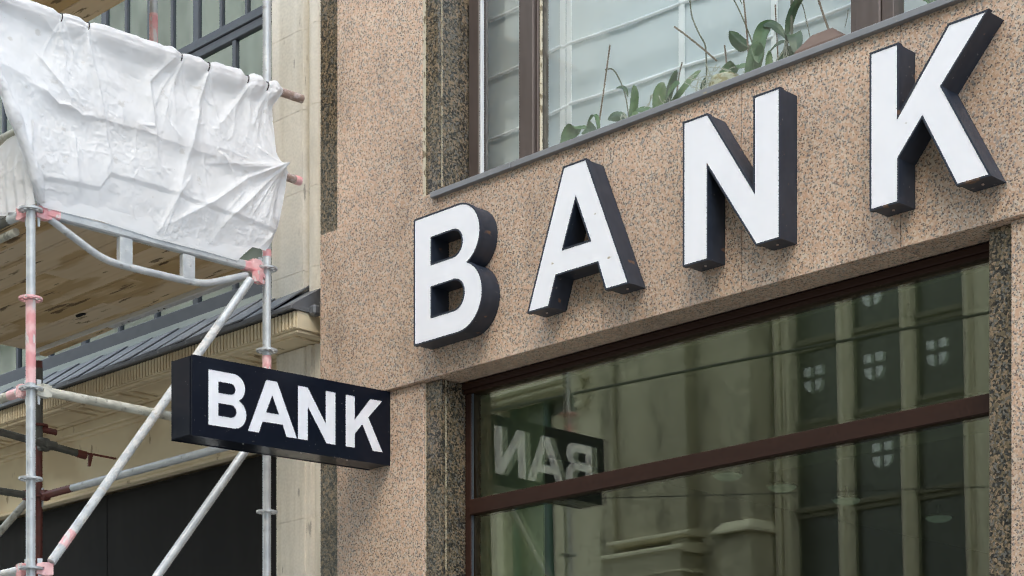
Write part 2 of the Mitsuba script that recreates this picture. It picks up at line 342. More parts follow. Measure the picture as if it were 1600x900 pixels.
# shop window: frame, rail, panes, interior
SW = BK + '__shop_window'
RX0, RX1 = -7.748, -4.36
add(SW, [bx(RX0, RX1, 0.196, 0.32, 4.374, FZ0 - 0.001, 0.004), bx(RX0, RX1, 0.210, 0.31, 4.353, 4.3735, 0.002),
         bx(RX0, -7.70, 0.222, 0.30, 0.1, 4.352, 0.003), bx(-4.40, RX1, 0.245, 0.30, 0.1, 4.352, 0.004)], 'brown_frame')
add(SW + '__rail', [bx(-7.699, RX1 - 0.001, 0.205, 0.295, 3.684, 3.768, 0.004)], 'brown_frame')
add(SW + '__bottom_rail', [bx(-7.699, RX1 - 0.001, 0.205, 0.295, 0.1, 0.7, 0.004)], 'brown_frame')
add(SW + '__bead', [bx(-7.6985, -7.690, 0.224, 0.235, 3.769, 4.350), bx(-7.6985, -7.690, 0.224, 0.235, 0.701, 3.683)], 'blue_frame')
def pane(key, x0, x1, y, z0, z1, mat, bow=0.0, nx=24, nz=14, seed=0, lean=0.0):
    u, w = np.meshgrid(np.linspace(0, 1, nx), np.linspace(0, 1, nz))
    Y = y - lean * (w - 0.5) * (z1 - z0) + bow * (np.sin(np.pi * u) * np.sin(np.pi * w)) + 0.00012 * (meshkit.noise(np.stack([u * 5, w * 3, u * 0 + seed], -1)) - 0.5)
    return add(key, grid_mesh(np.stack([x0 + (x1 - x0) * u, Y, z0 + (z1 - z0) * w], -1)), mat, True)
LEAN = 0.0185
for (z0, z1, s) in ((3.76, 4.365, 1), (0.69, 3.69, 2)):
    pane(SW + '__pane', -7.705, -4.38, 0.240 if z0 > 3 else 0.262, z0, z1, 'shop_glass', 0.0002, seed=s, lean=LEAN)
    pane(SW + '__pane', -7.705, -4.38, 0.264 if z0 > 3 else 0.286, z0, z1, 'shop_glass', 0.0005, seed=s + 4, lean=LEAN)
add(BK + '__ceiling', [bx(-8.5, 1.3, 0.32, 6.8, 4.34, 4.46)], 'ceiling_paint')
add(BK + '__bulkhead', [bx(-7.40, 1.3, 2.45, 2.75, 4.20, 4.34, 0.004), bx(-6.6, 1.3, 2.15, 2.30, 4.24, 4.34, 0.004)], 'ceiling_paint')
add(BK + '__inner_wall', bx(-8.4, -7.52, 0.60, 0.62, 0.05, 4.339, 0.003), 'old_plaster')

# upper window
UW = BK + '__upper_window'
UZ0, UZ1 = 5.36, 9.6
add(BK + '__sill', bx(-7.757, -7.138, -0.03, 0.26, 5.372, 5.404, 0.003), 'sill_metal')
add(BK + '__sill', bx(-7.1345, 1.5, -0.03, 0.26, 5.371, 5.403, 0.003), 'sill_metal')
add(UW, [bx(-7.787, -7.705, 0.284, 0.36, 5.406, UZ1, 0.004), bx(-7.372, -7.262, 0.262, 0.37, 5.406, UZ1, 0.006), bx(-7.262, -7.246, 0.284, 0.37, 5.406, UZ1, 0.004),
         bx(-5.186, -5.052, 0.262, 0.37, 5.406, UZ1, 0.006), bx(-5.228, -5.186, 0.284, 0.37, 5.406, UZ1, 0.004), bx(-7.70, 1.5, 0.262, 0.37, 9.4, UZ1)], 'bronze_frame')
add(UW + '__bottom_rail', [bx(-7.66, -7.372, 0.284, 0.36, 5.40, 5.455, 0.003), bx(-7.246, -5.228, 0.284, 0.36, 5.40, 5.425, 0.003)], 'bronze_frame')
add(UW + '__sash', [bx(-5.05, -4.985, 0.272, 0.36, 5.405, 9.39, 0.004), bx(-4.985, -3.0, 0.272, 0.36, 5.405, 5.50, 0.004), bx(-3.0, -2.9, 0.272, 0.36, 5.405, 9.39)], 'bronze_frame')
add(UW + '__bead', [bx(-7.704, -7.688, 0.288, 0.312, 5.406, 9.39, 0.003)], 'white_bead')
add(UW + '__bead', [bx(-7.2455, -7.236, 0.296, 0.312, 5.426, 9.39, 0.002)], 'sealant')
pane(UW + '__pane', -7.68, -7.36, 0.315, 5.42, 9.39, 'clear_glass', 0.001, seed=9)
pane(UW + '__pane', -7.25, -5.2, 0.318, 5.41, 9.39, 'clear_glass', 0.002, seed=10)
pane(UW + '__pane', -5.0, -2.95, 0.312, 5.45, 9.39, 'clear_glass', 0.0015, seed=11)
add(BK + '__window_board', bx(-7.80, 1.3, 0.371, 0.62, 5.362, 5.40, 0.004), 'batten')

# ------------------------------------------------------------------ blinds behind the upper window
def blind(x0, x1, zs, label, y0=0.60):
    t = thing('window_blind', label, 'blind', 'pale fabric blinds behind the upper window')
    zz = [9.3, zs[0][0] + 0.66, zs[0][0] + 0.33] + [z[0] for z in zs] + [5.405]
    u = np.linspace(0, 1, 22); rows = []
    zcol = np.linspace(9.3, 5.405, 160)
    for z in zcol:
        y = y0 + 0.002 * np.sin(u * 9 + z * 0.6) + 0.0012 * np.sin(u * 23 + 1.3 * z) + 0.002 * np.cos(z * 2 * math.pi / 0.33)
        rows.append(np.stack([x0 + (x1 - x0) * u, y, z + 0 * u], -1))
    add(t + '__fabric', grid_mesh(np.array(rows)), 'blind', True)
    for (za, zb) in [(zs[0][0] + 0.66, zs[0][1] + 0.66), (zs[0][0] + 0.33, zs[0][1] + 0.33)] + list(zs):
        add(t + '__batten', tube(np.stack([x0 + (x1 - x0) * u, y0 - 0.012 + 0 * u, za + (zb - za) * u - 0.006 * np.sin(np.pi * u)], -1), 0.009, 8), 'batten', 40)
    for xx in (x0 + 0.004, x1 - 0.004):
        add(t + '__hem', bx(xx - 0.012, xx + 0.012, y0 - 0.014, y0 - 0.008, 5.41, 9.3, 0.001), 'batten')
blind(-8.05, -7.36, [(6.25, 6.26), (5.90, 5.915)], 'narrow pale fabric blind behind the slim side light of the upper window')
blind(-7.352, -7.31, [(6.25, 6.26), (5.92, 5.92)], 'sliver of pale blind at the thick brown window post')
blind(-7.305, -6.505, [(6.255, 6.215), (5.925, 5.885)], 'wide pale blind hanging behind the two orchids with the long cane')
blind(-6.498, -5.905, [(6.215, 6.19), (5.886, 5.858)], 'pale blind hanging behind the cream moss pot')
blind(-5.898, -5.2, [(6.20, 6.19), (5.872, 5.866)], 'pale blind hanging behind the brown trough')
blind(-5.19, -3.0, [(6.20, 6.19), (5.872, 5.866)], 'pale blind behind the opening casement, farthest along the ledge')

# ------------------------------------------------------------------ big letters on the frieze
def rect(x0, x1, z0, z1): return sbox(x0, z0, x1, z1)
def shape_B(p=0.0):
    o = unary_union([rect(-7.775, -7.425, 4.557, 5.236), disc_poly(-7.425, 5.065, 0.171, 64), disc_poly(-7.425, 4.745, 0.188, 64)])
    for cz, r, cx in ((5.037, 0.0675, -7.4655), (4.764, 0.077, -7.460)):
        o = o.difference(unary_union([rect(-7.632, cx, cz - r, cz + r), disc_poly(cx, cz, r, 40)]))
    return o
LET = {
    'B': shape_B(),
    'A': Polygon([(-6.912, 4.552), (-6.757, 4.552), (-6.705, 4.697), (-6.427, 4.697), (-6.374, 4.553), (-6.217, 4.553), (-6.501, 5.228), (-6.658, 5.228)],
                 [[(-6.572, 5.041), (-6.656, 4.822), (-6.481, 4.822)]]),
    'N': Polygon([(-5.880, 4.553), (-5.727, 4.553), (-5.727, 4.974), (-5.450, 4.553), (-5.311, 4.553), (-5.311, 5.230), (-5.463, 5.230), (-5.463, 4.815), (-5.729, 5.230), (-5.880, 5.230)]),
    'K': Polygon([(-4.832, 4.555), (-4.683, 4.555), (-4.683, 4.743), (-4.568, 4.878), (-4.402, 4.553), (-4.237, 4.553), (-4.47, 4.986), (-4.247, 5.235), (-4.441, 5.235), (-4.684, 4.933), (-4.684, 5.233), (-4.832, 5.233)]),
}
def letter(ch, label):
    t = thing('sign_letter', label, 'letter', 'large raised letters on the granite frieze')
    o = LET[ch]
    inner = o.buffer(-0.0085, join_style=2)
    can = o.buffer(-0.0045, join_style=2)
    add(t + '__casing', ext_y(can, -0.104, -0.0005), 'casing', 25)
    add(t + '__rim', ext_y(o.difference(inner.buffer(0.0005, join_style=2)), -0.130, -0.103), 'casing', 25)
    add(t + '__face', ext_y(inner, -0.1275, -0.1045), 'white_acrylic', 25)
    # fixing screws on undersides and sides
    zlow = {'B': (), 'A': ((-6.29, 4.5575), (-6.84, 4.5565)), 'N': ((-5.80, 4.5575), (-5.38, 4.5575)), 'K': ((-4.757, 4.5595), (-4.32, 4.5575))}[ch]
    for (sx, sz) in zlow:
        add(t + '__screw', bar((sx, -0.06, sz - 0.004), (sx, -0.06, sz + 0.002), 0.006, 10), 'rusty_tube')
letter('B', 'large raised white letter B with dark metal sides, nearest the projecting sign')
letter('A', 'large raised white letter A with dark metal sides and peeling paint between its legs')
letter('N', 'large raised white letter N with rust in the foot of its left stem')
letter('K', 'large raised white letter K with very dark metal sides above the right window reveal')

# ------------------------------------------------------------------ projecting sign
PS = thing('projecting_sign', 'black box sign with white BANK lettering projecting from the granite wall over the footway', 'sign')
SX, ST, SL, SAG = -8.1515, 0.181, 1.331, 0.0325
def sag_mesh(m):
    v = m.vertices.copy(); m = m.copy(); m.vertices = np.c_[v[:, 0], v[:, 1] + 0.029, v[:, 2] + SAG * v[:, 1]]; return m
SZ0, SZ1 = 3.996, 4.408
add(PS + '__casing', [sag_mesh(bx(SX - ST + 0.008, SX - 0.008, -SL + 0.004, -0.002, SZ0 + 0.003, SZ1 - 0.003, 0.003))], 'sign_black')
add(PS + '__end_cap', [sag_mesh(bx(SX - ST + 0.012, SX - 0.012, -SL - 0.003, -SL + 0.0035, SZ0 + 0.005, SZ1 - 0.005, 0.002))], 'sign_black')
# lettering in (u, h): big letters scaled into place; u runs out from the wall, so each letter is mirrored for the +x face
SPOT = {'B': (1.228, 0.986), 'A': (0.978, 0.652), 'N': (0.649, 0.390), 'K': (0.320, 0.052)}
def sign_letters(mir):
    out = {}
    for ch, (ua, ub) in SPOT.items():
        x0, z0, x1, z1 = LET[ch].bounds
        g = affinity.translate(LET[ch], -x0, -z0); g = affinity.scale(g, (ua - ub) / (x1 - x0), 0.285 / (z1 - z0), origin=(0, 0))
        c = g.bounds
        # text reads from outer end to wall on the +x face; y = -u
        g = affinity.translate(g, -ua, SZ0 + 0.068)
        if mir: g = affinity.scale(g, -1, 1, origin=(-1.280 / 2, 0))   # the other face reads from the wall outwards
        out[ch] = g
    return out
for side in (0, 1):
    L = sign_letters(side == 1)
    plate = sbox(-SL, SZ0, -0.0015, SZ1)
    for g in L.values(): plate = plate.difference(g)
    xa = SX if side == 0 else SX - ST
    s = 1 if side == 0 else -1
    add(PS + '__face_plate', sag_mesh(ext_x(plate, xa, xa - s * 0.0075)), 'sign_black')
    for ch in 'BANK':
        add(PS + '__letter', sag_mesh(ext_x(L[ch].buffer(0.0), xa - s * 0.0035, xa - s * 0.0078)), 'white_acrylic')
add(PS + '__bracket', [bx(SX - 0.15, SX - 0.03, 0.0265, 0.0315, SZ0 + 0.05, SZ1 - 0.05)], 'sign_black')
for u in (0.3, 0.62, 1.0):
    for zz in (SZ1 - 0.0015, SZ0 - 0.001):
        add(PS + '__screw', sag_mesh(bar((SX - 0.012, -u, zz - 0.002), (SX - 0.012, -u, zz + 0.002), 0.0045, 8)), 'alu')

# ------------------------------------------------------------------ neighbour building
NB = thing('neighbour_building', 'cream stone building behind the scaffold with a small slate roof over an ochre shopfront cornice', 'building')
# upper pilaster: profile in (x, y), stacked blocks
prof_up = [(-9.37, 0.34), (-9.37, 0.135), (-9.36, 0.125), (-9.10, 0.122), (-9.055, 0.126), (-9.045, 0.150)]
for k in range(13):
    a = math.radians(205 - 190 * k / 12.0)
    prof_up.append((-8.952 + 0.088 * math.cos(a), 0.200 - 0.085 * math.sin(a)))
prof_up += [(-8.862, 0.235), (-8.862, 0.34)]
def ext_z(poly, z0, z1):
    m = trimesh.creation.extrude_polygon(poly, z1 - z0, engine='earcut'); m.apply_translation((0, 0, z0)); return m
zj = [5.02, 5.307, 5.784, 6.266, 6.743, 7.22, 7.70, 8.2, 9.0, 9.8]
for a, b in zip(zj[:-1], zj[1:]):
    add(NB + '__stone_block', ext_z(Polygon(prof_up).buffer(-0.0005), a + 0.0012, b - 0.0012), 'cream_stone', 25)
prof_lo = [(-9.37, 0.40), (-9.37, 0.175), (-9.345, 0.150), (-9.335, 0.150), (-9.325, 0.165), (-9.315, 0.142), (-9.06, 0.140), (-9.05, 0.155), (-9.04, 0.140),
           (-9.0, 0.140), (-8.985, 0.165), (-8.975, 0.150), (-8.90, 0.150), (-8.885, 0.185), (-8.863, 0.185), (-8.863, 0.40)]
for a, b in ((0.0, 1.1), (1.1, 2.3), (2.3, 3.84), (3.84, 4.86)):
    add(NB + '__stone_block', ext_z(Polygon(prof_lo), a + 0.001, b - 0.001), 'cream_stone', 20)
# walls
add(NB + '__wall', [bx(-16, -9.371, 0.30, 0.42, 4.40, 4.864, 0.004), bx(-16, -8.87, 6.8, 7.0, 0, 10), bx(-16.2, -16, 0.3, 7.0, 0, 10), bx(-8.87, -8.63, 0.42, 7.0, 0, 9.8), bx(-16, -8.87, 0.42, 6.8, 4.42, 5.24)], 'ochre_plaster')
add(NB + '__flat_roof', bx(-16.2, -8.63, 0.3, 7.0, 9.81, 10.0), 'grey_zinc')
add(NB + '__lintel', bx(-16, -9.371, 0.29, 0.36, 4.375, 4.399, 0.004), 'ochre_plaster')
for x0, x1 in ((-9.372, -11.60), (-11.606, -13.6), (-13.606, -15.9)):
    add(NB + '__shutter_panel', bx(x1, x0, 0.40, 0.418, 0.0, 4.374, 0.003), 'dark_board')
for z in (3.62,):
    add(NB + '__shutter_rail', bx(-15.9, -11.61, 0.388, 0.40, z, z + 0.035, 0.003), 'dark_board')
# cornice: fascia with fine ribs, lip, panelled soffit
CN = NB + '__cornice'
add(CN, [bx(-16, -8.853, -0.075, 0.12, 4.885, 4.99, 0.004), bx(-16, -8.866, -0.066, 0.31, 4.866, 4.884, 0.003), bx(-16, -9.38, 0.12, 0.31, 4.884, 5.0)], 'ochre_plaster')
rx = np.arange(-13.9, -8.86, 0.0335)
key = add(CN + '__rib', [bx(x - 0.0105, x + 0.0105, -0.088, -0.0745, 4.889, 4.987, 0.004) for x in rx], 'ochre_plaster', kind='stuff')
for k in range(9):
    x1 = -8.93 - 0.62 * k
    for (a, b, c, d) in ((x1 - 0.52, x1, -0.03, -0.018), (x1 - 0.52, x1, 0.19, 0.202), (x1 - 0.52, x1 - 0.508, -0.018, 0.19), (x1 - 0.012, x1, -0.018, 0.19)):
        add(CN + '__soffit_bead', bx(a, b, c, d, 4.854, 4.8665, 0.002), 'ochre_plaster')
add(CN + '__bed_mould', [bx(-16, -9.375, 0.245, 0.302, 4.80, 4.8655, 0.006), bx(-16, -9.375, 0.27, 0.302, 4.775, 4.80, 0.004)], 'ochre_plaster')
# small slate roof over the cornice
rise = np.array([[-0.112, 5.000], [0.255, 5.262]])
def slate(x0, x1, lift):
    (ya, za), (yb, zb) = rise
    pts = []
    for x, l in ((x0, lift - 0.003), (x1, lift + 0.006)):
        for (y, z) in ((ya - 0.012, za - 0.006), (yb, zb)):
            pts += [(x, y, z + l), (x, y, z + l + 0.009)]
    return hull(pts)
n = 0; xe = -9.02
while xe > -14:
    w = 0.30
    add(NB + '__roof_slate', slate(xe - w + 0.004, xe - 0.004, 0.016 + 0.002 * (n % 2)), 'grey_zinc'); xe -= w; n += 1
add(NB + '__roof_bed', hull([(-16, -0.11, 4.99), (-9.02, -0.11, 4.99), (-16, 0.25, 5.0), (-9.02, 0.25, 5.0), (-16, -0.11, 5.006), (-9.02, -0.11, 5.006), (-16, 0.25, 5.262), (-9.02, 0.25, 5.262)]), 'dark_zinc')
add(NB + '__roof_hip', [hull([(-9.015, -0.112, 5.0), (-8.852, -0.112, 5.0), (-8.852, 0.118, 5.0), (-9.015, 0.118, 5.0), (-9.015, 0.118, 5.165), (-8.866, 0.118, 5.165), (-9.015, -0.108, 5.02), (-8.852, -0.108, 5.02)])], 'grey_zinc')
add(NB + '__gutter', [bx(-16, -8.846, -0.126, -0.105, 4.988, 5.012, 0.003), bx(-8.853, -8.842, -0.125, 0.02, 4.988, 5.012, 0.002), bx(-8.85, -8.79, 0.0, 0.06, 4.97, 5.03, 0.012)], 'grey_zinc')
add(NB + '__flashing', [hull([(-16, 0.25, 5.27), (-9.374, 0.25, 5.27), (-16, 0.262, 5.33), (-9.374, 0.262, 5.33), (-16, 0.30, 5.33), (-9.374, 0.30, 5.33), (-16, 0.30, 5.25), (-9.374, 0.30, 5.25)])], 'green_zinc')
# steel windows
NW = NB + '__steel_window'
add(NW, [bx(-16, -9.375, 0.285, 0.34, 5.331, 5.428, 0.005), bx(-16, -9.375, 0.285, 0.34, 7.075, 7.135, 0.005), bx(-16, -9.375, 0.295, 0.34, 7.018, 7.075, 0.005), bx(-16, -9.375, 0.285, 0.34, 9.5, 9.8)], 'blue_frame')
for k in range(-3, 17):
    x = -10.404 - 0.273 * k
    if x > -9.40: continue
    w = 0.030 if k % 4 == 0 else 0.012
    add(NW + '__mullion', bx(x - w, x + w, 0.302, 0.335, 7.136, 9.5, 0.003), 'blue_frame')
for x, w in ((-10.404, 0.032), (-9.985, 0.018), (-9.56, 0.018), (-10.86, 0.018), (-11.30, 0.018), (-11.75, 0.032), (-12.2, 0.018), (-12.65, 0.018)):
    add(NW + '__mullion', bx(x - w, x + w, 0.300, 0.335, 5.429, 7.017, 0.003), 'blue_frame')
pane(NW + '__pane', -15.9, -9.40, 0.318, 5.42, 7.05, 'old_glass', 0.003, 40, 10, 21)
pane(NW + '__pane', -15.9, -9.40, 0.318, 7.10, 9.6, 'old_glass', 0.004, 40, 10, 22)
add(NB + '__curtain', [grid_mesh(np.stack([np.broadcast_to(np.linspace(-15.5, -9.0, 300), (2, 300)), np.broadcast_to(0.75 + 0.03 * np.sin(np.linspace(0, 60, 300)), (2, 300)), np.repeat([[5.26], [9.7]], 300, 1)], -1))], 'room_green', True)

# ------------------------------------------------------------------ scaffold
SC = thing('scaffold', 'galvanised tube scaffold with pink painted joints and plywood decks in front of the cream building', 'scaffold')
XF = -8.91; YF, YR = -1.778, -0.252; XL = -11.41; R = 0.02415
def pipe(name, p0, p1, mat, r=R, **k): return add(SC + '__' + name, bar(p0, p1, r, 24), mat, 40, **k)
# standards, in sections
S1 = SC + '__standard'
def standard(x, y, sections):
    key = None
    for (z0, z1, mat, r) in sections:
        k = add(SC + '__standard' if key is None else key + '__sleeve', bar((x, y, z0), (x, y, z1), r, 28), mat, 40)
        key = key or k
    return key
sf = standard(XF, YF, [(4.245, 5.36, 'galv', R), (0.15, 4.2435, 'galv', R + 0.0003)])
add(sf + '__sleeve', bar((XF, YF, 4.27), (XF, YF, 4.70), R + 0.0018, 28), 'pink_paint', 40)
sr = standard(XF, YR, [(0.15, 4.70, 'galv', R), (4.7015, 7.4, 'galv', R)])
add(sr + '__sleeve', bar((XF, YR, 4.50), (XF, YR, 4.70), R + 0.0018, 28), 'pink_paint', 40)
add(sr + '__sleeve', bar((XF, YR, 5.27), (XF, YR, 5.31), R + 0.0018, 28), 'pink_paint', 40)
sl = standard(XL, YR, [(0.15, 4.10, 'red_paint', R), (4.101, 5.15, 'red_paint', R)])
add(sl + '__sleeve', bar((XL + 0.002, YR, 4.58), (XL + 0.002, YR, 5.1), R + 0.0012, 28), 'dark_tube', 40)
standard(XL, YF, [(0.15, 7.3, 'galv', R)])
su = standard(-9.957, -0.32, [(5.262, 8.6, 'galv', R)])
add(su + '__sleeve', bar((-9.957, -0.32, 6.55), (-9.957, -0.32, 6.98), R + 0.0018, 28), 'pink_paint', 40)
# rosettes: pierced discs
ros = disc_poly(0, 0, 0.0615, 48).difference(disc_poly(0, 0, R + 0.001, 24))
for k in range(8):
    a = math.pi / 4 * k; rr = 0.043; w = 0.0085 if k % 2 else 0.011
    ros = ros.difference(affinity.translate(disc_poly(0, 0, w, 14), rr * math.cos(a + 0.3), rr * math.sin(a + 0.3)))
def rosette(parent, x, y, z, mat='galv'):
    m = ext_z(ros, -0.0055, 0.0055); m.apply_translation((x, y, z)); add(parent + '__rosette', m, mat, 30)
for z, mat in ((5.171, 'galv'), (4.709, 'pink_paint'), (4.243, 'galv'), (3.774, 'galv'), (3.309, 'galv')): rosette(sf, XF, YF, z, mat)
for z in (5.202, 4.731, 4.243, 3.804, 3.32): rosette(sr, XF, YR, z)
for z in (4.243, 4.72, 3.78): rosette(sl, XL, YR, z, 'red_paint')
# wedge heads
def head(p, d, mat, name='wedge_head', wedge=True):
    """cast head round a rosette at p, facing along the unit direction d (in the xy plane)"""
    d = np.array([d[0], d[1], 0.0]); s = np.array([-d[1], d[0], 0]); u = np.array([0, 0, 1.0]); p = np.asarray(p, float)
    ms = []
    for z0, z1 in ((0.009, 0.034), (-0.034, -0.009)):
        pts = []
        for a, w in ((0.030, 0.010), (0.062, 0.019), (0.095, 0.021)):
            for sg in (-1, 1):
                for z in (z0, z1): pts.append(p + d * a + s * w * sg + u * z * (0.75 if a < 0.05 else 1.0))
        ms.append(hull(pts))
    pts = [p + d * a + s * w * sg + u * z for a, w in ((0.066, 0.019), (0.112, 0.0225)) for sg in (-1, 1) for z in (-0.030, 0.030)]
    ms.append(hull(pts))
    key = add(SC + '__' + name, ms, mat)
    if wedge:
        c = p + d * 0.046
        add(key + '__wedge', hull([c + s * 0.003 * sg + u * z + d * (a * k) for sg in (-1, 1) for z, k in ((0.055, 1.0), (-0.075, 0.45)) for a in (-0.012, 0.014)]), 'galv')
    return key
# bridging ledger (trussed) under the tarpaulin
def rail_box(p0, p1, w, h):
    p0, p1 = np.asarray(p0, float), np.asarray(p1, float); ms = []
    return hull([q + np.array([sx * w, 0, sz * h]) + np.array([0, 0, 0]) for q in (p0, p1) for sx, sz in ((-1, -.7), (-.7, -1), (.7, -1), (1, -.7), (1, .7), (.7, 1), (-.7, 1), (-1, .7))])
TR = SC + '__bridging_ledger'
add(TR, [rail_box((XF, -1.66, 5.176), (XF, -0.37, 5.188), 0.024, 0.023)], 'galv', 20)
add(TR + '__end', [rail_box((XF, -1.69, 5.176), (XF, -1.615, 5.1765), 0.0255, 0.0245)], 'pink_paint', 20)
add(TR + '__end', [rail_box((XF, -0.42, 5.1865), (XF, -0.345, 5.188), 0.0255, 0.0245)], 'pink_paint', 20)
def smooth_path(pts, n=60):
    from scipy.interpolate import PchipInterpolator, make_interp_spline
    pts = np.array(pts, float); s = np.r_[0, np.cumsum(np.linalg.norm(np.diff(pts, axis=0), axis=1))]
    q = PchipInterpolator(s, pts)(np.linspace(0, s[-1], n)); return q
lowp = []
base = [(-1.665, 5.150), (-1.327, 5.003), (-0.700, 5.014), (-0.395, 5.135)]
for i in range(3):
    a, b = np.array(base[i]), np.array(base[i + 1])
    for t in np.linspace(0.0, 1.0, 12)[:-1]: lowp.append(a + (b - a) * t)
lowp.append(np.array(base[-1])); lowp = np.array(lowp)
for _ in range(6): lowp[1:-1] = (lowp[:-2] + 2 * lowp[1:-1] + lowp[2:]) / 4
add(TR + '__bow', tube(np.c_[np.full(len(lowp), XF), lowp], 0.0195, 20), 'galv', 40)
for ya in (-1.207, -0.800):
    add(TR + '__web', [bx(XF + 0.012, XF + 0.017, ya - 0.040, ya + 0.040, 5.0, 5.155, 0.001), bx(XF - 0.018, XF + 0.012, ya - 0.040, ya - 0.036, 5.0, 5.155, 0.001)], 'galv')
head((XF, YF, 5.171), (0, 1), 'pink_paint'); head((XF, YR, 5.202), (0, -1), 'pink_paint')
# transoms and ledgers
pipe('transom', (XF, YF + 0.10, 4.243), (XF, YR - 0.10, 4.246), 'worn_tube'); head((XF, YF, 4.243), (0, 1), 'worn_tube'); head((XF, YR, 4.243), (0, -1), 'worn_tube')
for z, m in ((5.171, 'dark_tube'), (4.243, 'worn_tube'), (3.309, 'plastered_tube')):
    pipe('ledger', (XF - 0.18, YF, z), (XL + 0.1, YF, z), m); head((XF, YF, z), (-1, 0), 'pink_paint')
    if z > 3.5: add(SC + '__ledger_end', bar((XF - 0.105, YF, z), (XF - 0.21, YF, z), R + 0.0012, 24), 'pink_paint' if z < 5 else 'galv', 40)
    else: add(SC + '__ledger_end', bar((XF - 0.105, YF, z), (XF - 0.185, YF, z), R + 0.001, 24), 'plastered_tube', 40)
pipe('ledger', (XF - 0.2, YF + 0.03, 5.112), (XL, YF + 0.03, 5.112), 'worn_tube', 0.021)
pipe('ledger', (XF - 0.1, YR, 4.243), (XL + 0.42, YR, 4.243), 'galv')
add(SC + '__ledger_end', bar((XL + 0.418, YR, 4.243), (XL + 0.08, YR, 4.243), R + 0.0005, 24), 'red_paint', 40)
head((XL, YR, 4.243), (1, 0), 'red_paint')
pipe('transom', (XL, YR - 0.08, 4.243), (XL, YF + 0.1, 4.243), 'dark_tube'); head((XL, YR, 4.243), (0, -1), 'red_paint')
pipe('brace', (XL - 0.06, YR - 0.04, 4.23), (XL - 0.06, YR - 0.95, 3.2), 'worn_tube')
# bay braces
pipe('brace', (XF + 0.055, -1.69, 3.345), (XF + 0.055, -0.62, 4.805), 'plastered_tube'); pipe('brace', (XF + 0.055, -0.62, 4.8055), (XF + 0.055, -0.41, 5.092), 'galv')
add(SC + '__brace_end', bar((XF + 0.055, -1.625, 3.434), (XF + 0.055, -1.565, 3.516), R + 0.0012, 24), 'pink_paint', 40)
head((XF, YF, 3.309), (0.35, 0.94), 'pink_paint', 'brace_head')
head((XF, YR, 5.13), (0.3, -0.95), 'pink_paint', 'brace_head', False)
pipe('brace', (XF + 0.05, -1.70, 2.47), (XF + 0.05, -0.33, 4.266), 'galv')
head((XF, YR, 4.243), (0.4, -0.92), 'galv', 'brace_head')
# guard rails with bare ends
pipe('guard_rail', (XF + 0.05, -2.25, 6.177), (XF + 0.05, -0.17, 6.222), 'rusty_tube'); pipe('guard_rail', (XF + 0.03, -1.70, 5.755), (XF + 0.03, -0.035, 5.753), 'rusty_tube')
add(SC + '__rail_end', bar((XF + 0.05, -0.20, 6.2215), (XF + 0.05, -0.035, 6.2245), R + 0.0005, 24), 'rusty_tube', 40)
add(SC + '__rail_end', bar((XF + 0.03, -0.075, 5.753), (XF + 0.03, -0.033, 5.753), R + 0.0015, 24), 'pink_paint', 40)
pipe('guard_rail', (XF + 0.02, YF - 0.02, 5.60), (XL, YF - 0.02, 5.60), 'worn_tube')
# stub with coupler
pipe('stub_tube', (XL + 0.06, -0.62, 4.62), (XL + 0.06, 0.02, 4.565), 'dark_tube'); add(SC + '__stub_cap', bar((XL + 0.06, -0.66, 4.623), (XL + 0.06, -0.60, 4.618), R + 0.002, 20), 'red_paint', 40)
add(SC + '__stub_cap', bar((XL + 0.06, 0.0, 4.566), (XL + 0.06, 0.07, 4.561), R + 0.003, 20), 'red_paint', 40)
add(SC + '__coupler', [bx(XL + 0.015, XL + 0.075, YR - 0.03, YR + 0.05, 4.545, 4.63, 0.012), bx(XL + 0.03, XL + 0.1, YR + 0.0, YR + 0.09, 4.56, 4.61, 0.01)], 'dark_tube')
add(SC + '__coupler_bolt', [bar((XL + 0.07, 0.06, 4.575), (XL + 0.07, 0.33, 4.572), 0.007, 10), hull([(XL + 0.06, 0.09, 4.57), (XL + 0.075, 0.09, 4.57), (XL + 0.06, 0.12, 4.57), (XL + 0.075, 0.12, 4.57), (XL + 0.06, 0.085, 4.49), (XL + 0.075, 0.085, 4.49), (XL + 0.06, 0.1, 4.49), (XL + 0.075, 0.1, 4.49)])], 'red_paint')
add(SC + '__coupler', [bar((XL, YR, 4.70), (XL + 0.02, YR + 0.12, 4.69), 0.02, 14)], 'red_paint')
# lower deck: plywood boards in a light alloy frame
DZ = 5.205
yb = np.linspace(-1.755, -0.315, 8)
for a, b in zip(yb[:-1], yb[1:]):
    for (xa, xb) in ((-10.15, -8.945), (-11.40, -10.153)):
        dz = RNG.uniform(-0.0015, 0.0015)
        add(SC + '__deck_board', bx(xa, xb, a + 0.0022, b - 0.0022, DZ + dz, DZ + 0.021 + dz, 0.0015), 'plywood')
add(SC + '__deck_edge', [bx(-11.40, -8.96, -0.314, -0.262, DZ - 0.030, DZ + 0.045, 0.004)], 'alu')
add(SC + '__deck_edge', [bx(-11.40, -8.94, -1.765, -1.757, DZ - 0.02, DZ + 0.045, 0.002)], 'alu')
add(SC + '__deck_lip', [hull([(-11.30, -0.312, DZ - 0.029), (-11.30, -0.264, DZ - 0.029), (-10.45, -0.312, DZ - 0.029), (-10.45, -0.264, DZ - 0.029), (-11.30, -0.264, DZ - 0.048), (-11.30, -0.31, DZ - 0.048), (-10.6, -0.264, DZ - 0.034), (-10.6, -0.31, DZ - 0.034)])], 'plywood')
for xx in (-11.15, -11.08, -10.35, -10.28, -9.95, -9.89):
    add(SC + '__deck_rivet', bar((xx, -0.288, DZ - 0.0335), (xx, -0.288, DZ - 0.029), 0.007, 10), 'dark_tube')
